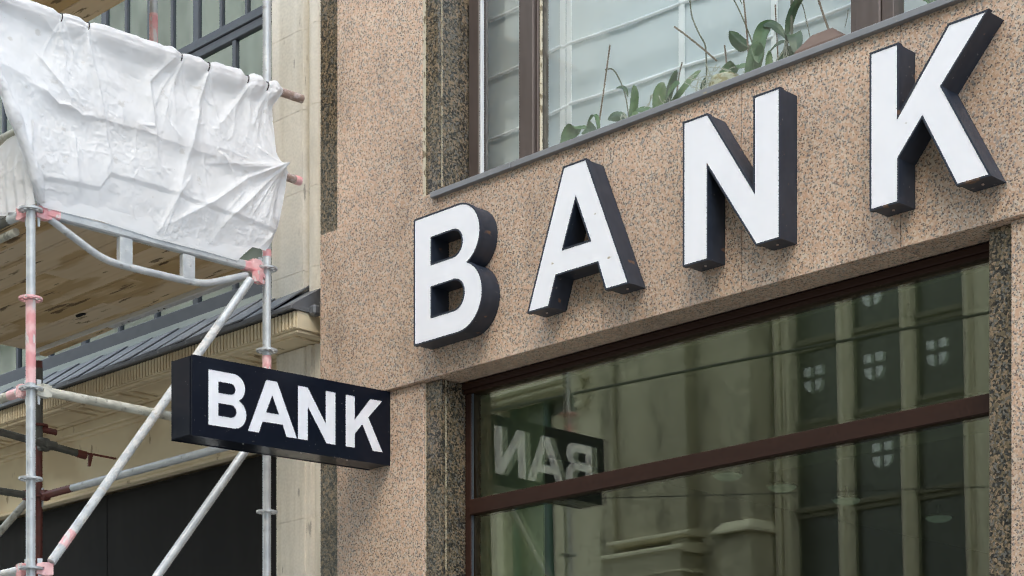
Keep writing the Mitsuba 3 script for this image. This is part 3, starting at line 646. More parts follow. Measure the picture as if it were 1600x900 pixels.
knot = Polygon([(0.045 * math.cos(a) * (1 + 0.25 * math.sin(3 * a)), 0.022 * math.sin(a) * (1 + 0.3 * math.cos(2 * a))) for a in np.linspace(0, 2 * math.pi, 22)[:-1]])
km = ext_z(knot, DZ - 0.0065, DZ - 0.001); km.apply_translation((-10.45, -0.53, 0)); add(SC + '__deck_plug', km, 'dark_board')
# upper deck
UDZ = 7.13
yb = np.linspace(-1.76, -0.362, 8)
for a, b in zip(yb[:-1], yb[1:]):
    add(SC + '__deck_board', bx(-11.9, -8.95, a + 0.0022, b - 0.0022, UDZ, UDZ + 0.021, 0.0015), 'plywood')
pipe('transom', (-11.0, YF, UDZ - 0.028), (-11.0, YR, UDZ - 0.028), 'worn_tube')

# ------------------------------------------------------------------ tarpaulin
TP = thing('tarpaulin', 'crumpled white plastic sheet tied along the scaffold guard rail and hanging to the deck', 'tarpaulin')
top_y = np.array([-2.0, -1.81, -1.642, -1.476, -1.259, -1.015, -0.91, -0.71, -0.456, -0.298, -0.20])
tie_y = [-1.642, -1.480, -0.894, -0.710, -0.443, -0.303]
def rail_z(y): return 6.186 + (y + 1.83) * (0.036 / 1.66)
bot = np.array([[-2.15, 6.02], [-1.984, 5.70], [-1.80, 5.31], [-1.765, 5.215], [-1.72, 5.190], [-1.612, 5.192], [-1.379, 5.200], [-1.015, 5.186], [-0.632, 5.192], [-0.357, 5.190], [-0.30, 5.29]])
rgt = np.array([[6.20, -0.200], [6.128, -0.244], [6.001, -0.239], [5.853, -0.246], [5.798, -0.204], [5.757, -0.160], [5.651, -0.168], [5.459, -0.202], [5.372, -0.23], [5.233, -0.325], [5.19, -0.35]])
FOLDS = [  # polyline in (y, z), height, half-width, lopsidedness
    ([(-1.496, 6.159), (-1.426, 5.916), (-1.359, 5.594), (-1.331, 5.397)], 0.020, 0.030, 0.6),
    ([(-1.480, 6.17), (-1.47, 6.0), (-1.52, 5.85)], 0.012, 0.03, -0.3),
    ([(-1.480, 6.17), (-1.38, 6.02), (-1.33, 5.90)], 0.012, 0.035, 0.3),
    ([(-0.728, 6.153), (-0.805, 5.847), (-0.91, 5.467), (-0.96, 5.26)], 0.026, 0.036, -0.6),
    ([(-0.700, 6.153), (-0.66, 6.02), (-0.63, 5.9)], 0.012, 0.03, 0.2),
    ([(-0.931, 6.20), (-1.089, 6.02), (-1.077, 5.773), (-1.015, 5.476)], 0.022, 0.030, 0.6),
    ([(-0.894, 6.16), (-0.93, 6.02), (-0.93, 5.86)], 0.012, 0.03, -0.3),
    ([(-0.434, 6.19), (-0.52, 6.06), (-0.61, 5.936), (-0.68, 5.86)], 0.020, 0.028, -0.6),
    ([(-0.434, 6.19), (-0.42, 6.04), (-0.44, 5.90)], 0.012, 0.025, 0.3),
    ([(-0.303, 6.19), (-0.36, 6.08), (-0.40, 5.97), (-0.37, 5.9)], 0.014, 0.025, -0.4),
    ([(-0.200, 5.790), (-0.44, 5.66), (-0.676, 5.47), (-1.015, 5.24)], 0.026, 0.030, -0.6),
    ([(-0.200, 5.782), (-0.37, 5.60), (-0.55, 5.42), (-0.66, 5.27)], 0.020, 0.028, -0.6),
    ([(-0.200, 5.79), (-0.36, 5.73), (-0.52, 5.70)], 0.016, 0.022, 0.4),
    ([(-0.200, 5.78), (-0.27, 5.60), (-0.33, 5.42)], 0.012, 0.025, 0.0),
    ([(-0.37, 5.25), (-0.24, 5.40), (-0.19, 5.60)], 0.014, 0.022, 0.3),
    ([(-1.763, 5.95), (-1.65, 5.84), (-1.55, 5.74)], 0.016, 0.028, -0.6),
    ([(-1.763, 5.786), (-1.66, 5.73), (-1.60, 5.74), (-1.52, 5.71), (-1.418, 5.735)], 0.020, 0.022, 0.8),
    ([(-1.56, 5.60), (-1.55, 5.45), (-1.53, 5.30)], 0.016, 0.022, 0.4),
    ([(-1.66, 6.15), (-1.61, 6.0), (-1.63, 5.85)], 0.016, 0.030, 0.5),
    ([(-1.75, 6.15), (-1.68, 6.10), (-1.58, 6.13)], 0.014, 0.03, -0.4),
    ([(-1.015, 5.23), (-0.95, 5.36), (-0.90, 5.47), (-0.80, 5.60)], 0.012, 0.02, 0.3),
    ([(-1.08, 5.77), (-1.16, 5.76), (-1.10, 5.73)], 0.012, 0.02, 0.0),
    ([(-0.62, 5.74), (-0.54, 5.66), (-0.50, 5.52)], 0.014, 0.024, 0.5),
]
_pr = np.random.default_rng(11)
for _t in tie_y:
    for _k in range(6):
        _a = _pr.uniform(-0.75, 0.75); _l = _pr.uniform(0.10, 0.42)
        FOLDS.append(([(_t, 6.175), (_t + 0.45 * _l * math.sin(_a), 6.175 - 0.45 * _l), (_t + _l * math.sin(_a) * 0.9, 6.175 - _l)], _pr.uniform(0.004, 0.009), _pr.uniform(0.008, 0.015), _pr.uniform(-0.7, 0.7)))
for _k in range(9):
    _a = _pr.uniform(-0.35, 1.35); _l = _pr.uniform(0.2, 0.7)
    FOLDS.append(([(-0.20, 5.788), (-0.20 - _l * 0.5 * math.cos(_a), 5.788 - _l * 0.5 * math.sin(_a)), (-0.20 - _l * math.cos(_a), 5.788 - _l * math.sin(_a) * 0.97)], _pr.uniform(0.005, 0.010), _pr.uniform(0.009, 0.016), _pr.uniform(-0.7, 0.7)))
for _k in range(26):
    _y, _z, _a, _l = _pr.uniform(-1.72, -0.35), _pr.uniform(5.3, 6.05), _pr.uniform(0.6, 2.5), _pr.uniform(0.06, 0.22)
    FOLDS.append(([(_y, _z), (_y + 0.5 * _l * math.cos(_a) + _pr.normal(0, 0.01), _z - 0.5 * _l * math.sin(_a)), (_y + _l * math.cos(_a), _z - _l * math.sin(_a))], _pr.uniform(0.003, 0.008), _pr.uniform(0.008, 0.016), _pr.uniform(-0.8, 0.8)))
CREASE = np.array([[-2.2, 5.90], [-1.90, 5.83], [-1.763, 5.770], [-1.65, 5.735], [-1.592, 5.722], [-1.5, 5.728], [-1.418, 5.721], [-1.219, 5.735], [-1.056, 5.727], [-0.805, 5.713], [-0.60, 5.722], [-0.5, 5.706], [-0.30, 5.75], [-0.1, 5.77]])
SEAM = np.array([[-2.2, 5.30], [-1.40, 5.36], [-1.34, 5.452], [-1.015, 5.459], [-0.805, 5.44], [-0.366, 5.42], [-0.1, 5.40]])
def seg_dist(P, a, b):
    ab = b - a; t = np.clip(((P - a) @ ab) / (ab @ ab), 0, 1); q = a + t[:, None] * ab; d = P - q
    side = np.sign(d[:, 0] * ab[1] - d[:, 1] * ab[0]); return np.linalg.norm(d, axis=1), side, t
def ridged(p, s, seed): return 1 - np.abs(2 * meshkit.noise(p * s, seed) - 1)
def relief(y, z, seed=0, folds=True):
    P = np.c_[y, z]; h = np.zeros(len(P))
    if folds:
        for pts, amp, w, lop in FOLDS:
            pts = np.array(pts); L = np.r_[0, np.cumsum(np.linalg.norm(np.diff(pts, axis=0), axis=1))]
            best = np.full(len(P), 9.0); sd = np.zeros(len(P)); al = np.zeros(len(P))
            for i in range(len(pts) - 1):
                d, s, t = seg_dist(P, pts[i], pts[i + 1]); m = d < best
                best = np.where(m, d, best); sd = np.where(m, s, sd); al = np.where(m, (L[i] + t * (L[i + 1] - L[i])) / L[-1], al)
            ww = w * (0.45 + 0.9 * al) * (1 + lop * sd * 0.65)
            taper = sm(-0.05, 0.12, al + 0.05) * (1 - 0.75 * sm(0.7, 1.0, al)) * np.where((al > 0.999) & (best > w), np.exp(-best / w), 1)
            h += amp * taper * np.exp(-np.abs(best / ww) ** 1.15)
        zc = np.interp(y, CREASE[:, 0], CREASE[:, 1]) + 0.008 * (meshkit.noise(np.c_[y * 14, y * 0, y * 0 + 3]) - 0.5)
        h += 0.042 * sm(6.12, 5.74, z) * np.where(z > zc, 1.0, np.exp(-np.maximum(zc - z, 0) / 0.045) * 0.62 + 0.38)
        zs = np.interp(y, SEAM[:, 0], SEAM[:, 1])
        h += 0.014 * sm(zc - 0.02, zs, z) * sm(zs - 0.016, zs + 0.012, z) - 0.03 * sm(zs, 5.2, z) * (z <= zs)
    p3 = np.c_[y, z, np.full(len(y), seed * 3.7)]
    q = p3 + 0.10 * (np.c_[meshkit.fbm(p3 * 3, 3, 11), meshkit.fbm(p3 * 3, 3, 12), np.zeros(len(y))] - 0.5)
    st = np.c_[q[:, 0] * 1.5 + q[:, 1] * 0.5, q[:, 1] * 0.8 - q[:, 0] * 0.3, q[:, 2]]
    h += 0.030 * (meshkit.fbm(q * 4.2, 3, 41 + seed) - 0.5) + 0.006 * (ridged(st, 2.6, 1 + seed) ** 1.3 - 0.3) + 0.0035 * (ridged(st, 7.5, 2 + seed) ** 2 - 0.3)
    act = sm(0.35, 0.65, meshkit.noise(p3 * 5, 31))
    h += act * (0.0030 * ridged(q, 21, 3 + seed) ** 3 + 0.0022 * ridged(q, 38, 4 + seed) ** 2) + 0.0008 * ridged(q, 75, 5) ** 2
    return h
# front sheet: the roll over the rail, then the hanging part
NU, NV, NR = 460, 340, 26
pu = np.linspace(-2.12, -0.195, NU)
rows = []
pinch = np.min([np.abs(pu - t) for t in tie_y], axis=0)
side_n = meshkit.fbm(np.c_[pu * 7, pu * 0, pu * 0 + 2], 3)
puff = 0.029 + 0.017 * sm(0.0, 0.055, pinch) * (0.35 + 1.3 * side_n)
puff += 0.010 * np.exp(-((pu + 0.93) / 0.05) ** 2) - 0.0 
puff = np.where(pu > -0.27, 0.040 + 0.012 * np.sin((pu + 0.27) * 60), puff)
for k in range(NR):
    a = math.radians(150 - 165 * k / (NR - 1))       # from behind the rail, over it, to the front
    wr = 0.005 * (ridged(np.c_[pu * 9, np.full(NU, k * 0.22), pu * 0], 1.0, 8) - 0.5) + 0.003 * (ridged(np.c_[pu * 24, np.full(NU, k * 0.3), pu * 0], 1.0, 9) - 0.5)
    rr = puff + wr * sm(0, 0.03, pinch)
    rows.append(np.stack([XF + 0.05 + rr * 0.9 * math.cos(a), pu, rail_z(pu) - 0.004 + rr * math.sin(a)], -1))
last = rows[-1]
for k in range(1, NV):
    t = k / (NV - 1)
    ztop = last[:, 2]; zb = np.interp(pu, bot[:, 0], bot[:, 1])
    z = ztop + (zb - ztop) * t
    yr = np.interp(-z, -rgt[:, 0], rgt[:, 1])
    y = np.where(pu < -1.0, pu, -1.0 + (pu + 1.0) * (yr + 1.0) / (-0.195 + 1.0))
    h = relief(y, z)
    blend = sm(0.0, 0.13, t)
    x = XF + 0.058 + (last[:, 0] - XF - 0.058) * (1 - sm(0, 0.10, t)) + h * (0.25 + 0.75 * blend) * (1 - 0.55 * sm(0.93, 1.0, t)) - 0.024 * sm(0.0, 0.2, t)
    x += -0.05 * sm(-0.275, -0.20, y) * sm(5.7, 5.3, z)
    x = np.maximum(x, XF + 0.030)
    rows.append(np.stack([x, y, z], -1))
add(TP + '__sheet', grid_mesh(np.array(rows)), 'sheet', True)
# the loose flap beside the front standard and the rolled lower edge of the sheet
def street_sheet(name, ztop, zbot, x0, x1, seed, yb=-1.815, pleat=0.0, nu=150, nv=170):
    xs = np.linspace(x0, x1, nu); R_ = []
    for t in np.linspace(0, 1, nv):
        z = ztop(xs) + (zbot(xs) - ztop(xs)) * t
        h = relief(xs * 1.0 + 6.0, z, seed, False) + pleat * np.sin(xs * 75 + 4 * np.sin(z * 5)) * t
        R_.append(np.stack([xs, yb - h, z], -1))
    return add(TP + '__' + name, grid_mesh(np.array(R_)), 'sheet', True)
roll = np.array([(-8.850, -1.745, 5.20), (-8.828, -1.785, 5.29), (-8.815, -1.86, 5.45), (-8.812, -1.97, 5.675), (-8.812, -2.09, 5.91)])
rp = smooth_path(roll, 90)
rad = 0.030 + 0.006 * np.sin(np.linspace(0, 14, 90)) + 0.006 * (ridged(np.c_[np.linspace(0, 9, 90), np.zeros(90), np.zeros(90)], 1.0, 3) - 0.5)
rad[:14] *= np.linspace(0.45, 1, 14)
rm = tube(rp, rad, 40); v = rm.vertices; v += 0.006 * (meshkit.fbm(v * 14, 3, 4)[:, None] - 0.5) * np.array([1.0, 1.5, 1.0]); rm.vertices = v
add(TP + '__rolled_edge', rm, 'sheet', True)
street_sheet('hanging_flap', lambda x: 5.585 + 0.03 * np.sin(x * 9), lambda x: 5.185 + 0.0 * x, -8.83, -9.75, 2, -1.803, 0.012)
# cable ties round the roll
for ty in tie_y:
    zc = rail_z(ty) - 0.006; a = np.linspace(0.35 - math.pi * 0.75, math.pi * 1.3, 40)
    lean = 0.012 * np.sin(a)
    path = np.stack([XF + 0.052 + 0.0325 * np.cos(a), ty + lean * 0.6, zc + 0.0335 * np.sin(a)], -1)
    add(TP + '__tie', tube(path, 0.0032, 8), 'zip_tie', True)

# ------------------------------------------------------------------ the other side of the street (seen as a reflection in the shop glass)
CH = thing('church_building', 'grey stone church wall with shield emblems in its windows, mirrored in the shop window', 'church')
Y0 = -10.0
add(CH + '__wall', [bx(-16.15, -13.30, -11.5, Y0, 0, 12.0), bx(-10.55, 6.0, -11.5, Y0, 0, 12.0), bx(-13.30, -10.55, -11.5, -10.25, 0, 12.0), bx(-13.30, -10.55, -10.25, Y0, 0, 4.6), bx(-13.30, -10.55, -10.25, Y0, 11.0, 12.0)], 'grey_stone')
add(CH + '__parapet', [bx(-16.15, 6.0, -11.5, -9.7, 12.5, 12.7, 0.02), bx(-16.15, 6.0, -11.5, -9.85, 12.25, 12.5, 0.02), bx(-16.15, 6.0, -11.5, -9.75, 12.0, 12.22, 0.03), bx(-16.15, 6.0, -11.2, -10.3, 12.7, 13.6)], 'grey_stone')
add(CH + '__pilaster', bx(-14.91, -14.66, Y0, -9.80, 0, 12.0, 0.01), 'grey_stone')
add(CH + '__pilaster', bx(-16.15, -15.92, Y0, -9.92, 0, 12.0, 0.01), 'grey_stone')
def buttress(x0, x1):
    k = add(CH + '__buttress', [bx(x0, x1, Y0, -9.55, 5.74, 11.5, 0.008), bx(x0 + 0.005, x1 + 0.02, Y0, -9.50, 0, 5.60, 0.008)], 'grey_stone')
    add(k + '__cap', [hull([(x, y, z) for z, y1, e in ((5.63, -9.42, 0.06), (5.74, -9.55, 0.0)) for x in (x0 - e, x1 + e + 0.01) for y in (Y0, y1)]), bx(x0 - 0.06, x1 + 0.07, Y0, -9.415, 5.60, 5.628, 0.004)], 'pale_stone')
buttress(-13.93, -13.52); buttress(-10.15, -9.74); buttress(-6.7, -6.28); buttress(-2.9, -2.48)
# stepped plinth with two roll mouldings
pl = add(CH + '__plinth', [bx(-15.80, -14.62, Y0, -9.62, 0, 5.55, 0.01)], 'grey_stone')
for z, yf, r in ((5.75, -9.72, 0.035), (5.57, -9.58, 0.045), (5.30, -9.60, 0.02)):
    prof = Polygon([(Y0, z - r * 1.3), (yf - 0.05, z - r * 1.3), (yf - 0.03, z - r), (yf, z - r * 0.5), (yf, z + r * 0.2), (yf - 0.03, z + r * 0.7), (Y0, z + r * 1.6)])
    add(pl + '__moulding', ext_x(prof, -15.86, -14.585), 'pale_stone')
# tracery window
WN = CH + '__window'
add(WN, bx(-13.35, -10.6, -10.17, -10.15, 4.6, 11.0), 'lead_glass')
for x0, x1, yf in ((-13.46, -13.40, -9.94), (-13.38, -13.30, -9.97), (-12.68, -12.52, -10.02), (-11.85, -11.71, -10.02), (-11.06, -10.92, -10.0), (-10.90, -10.55, -9.97)):
    add(WN + '__mullion', [bx(x0, x1, -10.15, yf, 4.6, 11.0, 0.015), bx(x0 + 0.05, x1 - 0.05, yf, yf + 0.04, 4.6, 11.0, 0.008)], 'pale_stone')
for z in (5.80, 6.80, 7.66, 8.9):
    for x0, x1 in ((-13.30, -12.68), (-12.51, -11.85), (-11.70, -11.06)):
        add(WN + '__saddle_bar', [bx(x0, x1, -10.15, -10.08, z, z + 0.06, 0.01), bx(x0, x1, -10.15, -10.11, z - 0.06, z, 0.006)], 'lead_bar')
def shield(x, z, w=0.25, h=0.27):
    o = Polygon([(-w / 2, h / 2), (w / 2, h / 2)] + [(w / 2 * math.cos(a) ** 0.75 if math.cos(a) > 0 else -w / 2 * (-math.cos(a)) ** 0.75, -h * 0.04 - h * 0.46 * math.sin(a)) for a in np.linspace(0.02, math.pi - 0.02, 22)])
    o = o.difference(sbox(-0.028, -1, 0.028, 1)).difference(sbox(-1, -0.010, 1, 0.044))
    k = None
    for g in o.geoms:
        m = ext_y(affinity.translate(g, x, z), -10.148, -10.143); k = add(WN + '__shield_quarter', m, 'shield_glass')
for x, z in ((-12.97, 7.26), (-12.16, 7.25), (-11.36, 7.24), (-12.16, 8.02), (-12.05, 6.26)): shield(x - 0.11, z + 0.04)
# round ornament high up on the wall
add(CH + '__roundel', [trimesh.creation.torus(0.32, 0.06, 32, 12, transform=trimesh.transformations.translation_matrix((-15.6, -9.98, 11.5)) @ trimesh.transformations.rotation_matrix(math.pi / 2, (1, 0, 0)))], 'pale_stone', True)

TB = thing('terrace_building', 'pale stone townhouse with a teal framed window, mirrored beside the hanging sign', 'building')
add(TB + '__wall', [bx(-40, -17.95, -12, -10.02, 0, 18), bx(-16.58, -16.151, -12, -10.02, 0, 18), bx(-17.95, -16.58, -12, -10.02, 7.80, 18), bx(-17.95, -16.58, -12, -10.02, 0, 5.3), bx(-17.95, -16.58, -12, -10.6, 5.3, 7.8)], 'pale_stone')
wt = TB + '__window'
add(wt, [bx(-17.36, -17.26, -10.3, -10.18, 5.3, 7.80, 0.01), bx(-17.95, -17.87, -10.3, -10.18, 5.3, 7.8, 0.01), bx(-16.66, -16.58, -10.3, -10.18, 5.3, 7.8, 0.01), bx(-17.87, -16.66, -10.3, -10.2, 6.5, 6.58, 0.01)], 'teal_paint')
add(wt + '__pane', bx(-17.90, -16.62, -10.26, -10.25, 5.3, 7.8), 'lead_glass')
add(wt + '__blind', bx(-17.25, -16.67, -10.245, -10.235, 5.5, 7.6), 'pale_stone')
add(TB + '__window_head', [bx(-18.1, -16.45, -10.02, -9.85, 7.80, 7.86, 0.01), bx(-18.15, -16.40, -10.02, -9.76, 7.86, 7.93, 0.02), bx(-18.05, -16.5, -10.02, -9.93, 7.94, 8.35, 0.01), bx(-18.25, -16.35, -10.02, -9.70, 8.36, 8.46, 0.02), bx(-17.75, -16.85, -10.02, -9.88, 8.02, 8.10, 0.02), bx(-17.6, -17.45, -9.94, -9.86, 8.1, 8.2, 0.02), bx(-17.15, -17.0, -9.94, -9.86, 8.1, 8.2, 0.02)], 'pale_stone')
for x in (-18.1, -16.45):
    add(TB + '__console', [tube(smooth_path([(x, -9.95, 7.6), (x, -9.86, 7.75), (x, -9.80, 7.95), (x, -9.74, 8.2), (x, -9.82, 8.33)], 24), 0.07, 12), trimesh.creation.icosphere(2, 0.085).apply_translation((x, -9.8, 8.2)), trimesh.creation.icosphere(2, 0.06).apply_translation((x, -9.9, 7.55))], 'pale_stone', 40)
add(TB + '__cornice', [bx(-40, -16.151, -12, -9.6, 12.0, 12.4, 0.03), bx(-40, -16.151, -12, -9.8, 11.7, 12.0, 0.03)], 'pale_stone')

for k in list(scene):     # both facades stand on the lower far side of the street
    if k.startswith((CH + '__', TB + '__')): scene[k]['to_world'] = T().translate([0, 0, -0.39])

# overhead cables across the street
def cable(p0, p1, sag, label, r=0.011):
    t = np.linspace(0, 1, 60)[:, None]; P = np.array(p0) + (np.array(p1) - np.array(p0)) * t; P[:, 2] -= sag * 4 * (t * (1 - t))[:, 0]
    add('overhead_cable', tube(P, r, 8), 'cable', True, label=label, category='cable', group='cables strung over the street')
cable((-26.0, -9.2, 7.50), (4.0, -9.2, 6.45), 0.05, 'upper dark cable crossing the church reflection in the top shop pane', 0.016)
cable((-20.0, -9.0, 6.36), (2.0, -9.0, 3.9), 0.1, 'lower thin cable sloping down across the reflection in the bottom shop pane', 0.006)

# ------------------------------------------------------------------ lamps in the shop
for (x, y, which) in ((-7.773, 2.518, 'nearest the hanging sign'), (-7.757, 3.057, 'second from the hanging sign'), (-7.721, 3.716, 'third from the hanging sign'), (-7.643, 4.707, 'deepest in the room')):
    t = thing('ceiling_lamp', f'pale glass dome lamp behind the lower shop pane, {which}', 'ceiling lamp', 'dome lamps in the shop')
    a = np.linspace(0, math.pi / 2, 12)
    dome = trimesh.creation.revolve(np.c_[np.r_[0.0, 0.092 * np.sin(a)], np.r_[-0.036, -0.036 * np.cos(a)]][1:], sections=32); dome.apply_translation((x, y, 4.252))
    k = add(t + '__shade', dome, 'glow', 40)
    scene[k]['emitter'] = {'type': 'area', 'radiance': rgb(0.006, 0.008, 0.007)}
    add(t + '__rim', trimesh.creation.annulus(0.088, 0.103, 0.012, 32).apply_translation((x, y, 4.255)), 'alu', 30)
    add(t + '__rod', bar((x, y, 4.25), (x, y, 4.341), 0.01, 10), 'alu', 30)

# ------------------------------------------------------------------ plants on the window board
def bez(p0, p1, p2, n=18):
    t = np.linspace(0, 1, n)[:, None]; return (1 - t) ** 2 * np.array(p0) + 2 * t * (1 - t) * np.array(p1) + t ** 2 * np.array(p2)
def leaf_mesh(p0, p1, p2, w, side, fold=0.25, blunt=0.6, nu=20, nv=9):
    """strap leaf along a bent midrib; side: rough direction of its width"""
    c = bez(p0, p1, p2, nu); t = np.gradient(c, axis=0); t /= np.linalg.norm(t, axis=1, keepdims=True)
    side = np.asarray(side, float); s = side - t * (t @ side)[:, None]; s /= np.linalg.norm(s, axis=1, keepdims=True); n = np.cross(t, s)
    u = np.linspace(0, 1, nu); prof = np.minimum(1, (u / 0.30) ** 0.7) * (1 - np.clip((u - blunt) / (1 - blunt), 0, 1) ** 2.4) ** 0.6 * 0.97 + 0.03
    prof[0] = 0.18
    v = np.linspace(-1, 1, nv)
    P = c[:, None] + s[:, None] * (v[None, :, None] * (w / 2) * prof[:, None, None]) + n[:, None] * (np.abs(v)[None, :, None] * fold * (w / 2) * prof[:, None, None])
    top = grid_mesh(P); bot = grid_mesh(P - n[:, None] * 0.0022)
    bot.invert(); return trimesh.util.concatenate([top, bot])
def plant(label, name='orchid'): return thing(name, label, 'orchid', 'orchids on the window board')
PY = 0.445; PB = 5.402
def p3(x, z, dy=0.0): return (x, PY + dy, z)
def leaf(t, a, b, c, w, side=(0.5, 0.2, 0.8), mat='leaf_green', **k): add(t + '__leaf', leaf_mesh(a, b, c, w * 0.76, side, **k), mat, True)
def stalk(t, pts, r, mat, name): add(t + '__' + name, tube(smooth_path(pts, 26), r * 0.8, 7), mat, True)
def roots(t, x, z, n, spread, drop, rng):
    for k in range(n):
        a = rng.uniform(-1, 1); pts = [p3(x + a * 0.01, z, -0.01)]
        for j in range(1, 5): pts.append(p3(x + a * spread * j / 4 + rng.normal(0, 0.008), z - drop * (j / 4) ** 1.3 + rng.normal(0, 0.01) + (0.02 if j == 1 else 0), -0.015 + rng.normal(0, 0.012)))
        stalk(t, pts, 0.0028, 'root', 'root')
def flowerpot(t, x, r=0.055, h=0.10, mat='cream_pot'):
    prof = np.array([[0.0, 0.0], [r * 0.75, 0.0], [r, h], [r * 1.08, h], [r * 1.08, h + 0.015], [r * 0.95, h + 0.015], [r * 0.9, h - 0.01], [0, h - 0.01]])
    m = trimesh.creation.revolve(prof, sections=28); m.apply_translation((x, PY + 0.01, PB)); add(t + '__pot', m, mat, 35)
rng = np.random.default_rng(5)
# 1: round leaves, cane
t = plant('orchid with round drooping leaves and a tall leaning cane, nearest the brown window post')
flowerpot(t, -7.03); stalk(t, [p3(-7.03, 5.49), p3(-7.03, 5.60), p3(-7.03, 5.68)], 0.007, 'stem', 'stem')
leaf(t, p3(-7.04, 5.68), p3(-7.16, 5.76, -0.02), p3(-7.17, 5.555, -0.03), 0.105, (0.75, 0.55, 0.1), 'leaf_green'); leaf(t, p3(-7.05, 5.68), p3(-6.99, 5.67, -0.05), p3(-6.93, 5.565, -0.05), 0.10, (0.2, 0.4, 0.9), 'leaf_dark')
leaf(t, p3(-7.04, 5.69), p3(-6.94, 5.80, -0.02), p3(-6.925, 5.60, -0.03), 0.035, (0.2, 0.9, 0.3), 'leaf_green'); stalk(t, [p3(-6.99, 5.50), p3(-6.93, 5.78), p3(-6.872, 6.07)], 0.0050, 'stake', 'cane'); roots(t, -7.02, 5.68, 2, 0.05, 0.12, rng)
# 2: small upright
t = plant('small orchid with one upright leaf, a bent dry flower stem and pale roots')
flowerpot(t, -6.74); stalk(t, [p3(-6.74, 5.48), p3(-6.74, 5.56), p3(-6.735, 5.63)], 0.007, 'stem', 'stem')
leaf(t, p3(-6.735, 5.62), p3(-6.69, 5.70), p3(-6.685, 5.80, -0.02), 0.062, (0.9, 0.3, 0.0), 'leaf_green'); leaf(t, p3(-6.735, 5.62), p3(-6.80, 5.70, -0.03), p3(-6.85, 5.66, -0.04), 0.075, (0.3, 0.3, 0.8), 'leaf_dark')
leaf(t, p3(-6.735, 5.62), p3(-6.69, 5.66, -0.03), p3(-6.63, 5.60, -0.05), 0.07, (0.1, 0.4, 0.8), 'leaf_pale'); leaf(t, p3(-6.745, 5.76), p3(-6.76, 5.84), p3(-6.83, 5.83), 0.028, (0.2, 0.5, 0.7), 'leaf_dark')
stalk(t, [p3(-6.735, 5.60), p3(-6.755, 5.74), p3(-6.80, 5.86), p3(-6.87, 5.945), p3(-6.905, 5.95)], 0.0045, 'stem', 'flower_stem'); roots(t, -6.76, 5.66, 8, 0.12, 0.12, rng)
# 3: broad leaves
t = plant('orchid with long broad pale green leaves leaning towards the cream moss pot')
flowerpot(t, -6.50); stalk(t, [p3(-6.50, 5.49), p3(-6.50, 5.55), p3(-6.49, 5.60)], 0.009, 'stem', 'stem')
leaf(t, p3(-6.50, 5.57), p3(-6.36, 5.68, -0.02), p3(-6.235, 5.74, -0.02), 0.105, (-0.3, 0.4, 0.8), 'leaf_pale', blunt=0.4); leaf(t, p3(-6.50, 5.57), p3(-6.44, 5.70, -0.04), p3(-6.35, 5.70, -0.05), 0.10, (-0.3, 0.5, 0.8), 'leaf_green')
leaf(t, p3(-6.50, 5.58), p3(-6.47, 5.72), p3(-6.41, 5.80), 0.055, (0.6, 0.3, -0.4), 'leaf_dark'); leaf(t, p3(-6.50, 5.57), p3(-6.54, 5.68, -0.04), p3(-6.46, 5.74, -0.04), 0.095, (0.7, 0.3, -0.3), 'leaf_pale')
leaf(t, p3(-6.50, 5.57), p3(-6.58, 5.66, -0.03), p3(-6.66, 5.66, -0.03), 0.055, (0.2, 0.4, 0.8), 'leaf_green'); leaf(t, p3(-6.49, 5.55), p3(-6.40, 5.60, -0.05), p3(-6.30, 5.585, -0.05), 0.09, (0.0, 0.5, 0.8), 'leaf_green')
roots(t, -6.53, 5.71, 9, 0.13, 0.10, rng); stalk(t, [p3(-6.42, 5.6), p3(-6.40, 5.75), p3(-6.375, 5.83)], 0.004, 'stake', 'cane')
# 4: moss pot
t = plant('cream moss pot with dry tangled roots, a slanting cane and a thin bare stem', 'moss_pot')
prof = np.array([[0, 0], [0.062, 0], [0.083, 0.10], [0.086, 0.235], [0.074, 0.262], [0.03, 0.27], [0, 0.27]])
m = trimesh.creation.revolve(prof, sections=32); m.vertices += 0.012 * (meshkit.fbm(m.vertices * 25, 3, 6)[:, None] - 0.5); m.apply_translation((-6.09, PY, PB)); add(t + '__pot', m, 'cream_pot', 60)
for k in range(34):
    a = rng.uniform(0, 6.28); c = np.array([-6.15 + rng.uniform(-0.08, 0.10), PY - 0.05 + rng.normal(0, 0.015), PB + 0.25 + rng.uniform(-0.09, 0.05)])
    pts = [c]
    for j in range(4): pts.append(pts[-1] + np.array([rng.normal(0, 0.026), rng.normal(0, 0.008), rng.normal(0.002, 0.024)]))
    stalk(t, pts, 0.0022, 'root', 'dry_root')
stalk(t, [p3(-6.375, 5.99, -0.06), p3(-6.24, 5.87, -0.06), p3(-6.10, 5.735, -0.06)], 0.0055, 'stake', 'cane'); stalk(t, [p3(-6.325, 6.16), p3(-6.315, 6.06), p3(-6.27, 5.95), p3(-6.22, 5.85), p3(-6.215, 5.70)], 0.0048, 'stem', 'dry_stem')
stalk(t, [p3(-6.085, 5.66), p3(-6.09, 5.76), p3(-6.10, 5.83)], 0.005, 'stake', 'cane'); leaf(t, p3(-6.22, 5.71), p3(-6.25, 5.66), p3(-6.255, 5.55), 0.035, (0.9, 0.3, 0), 'leaf_dark')
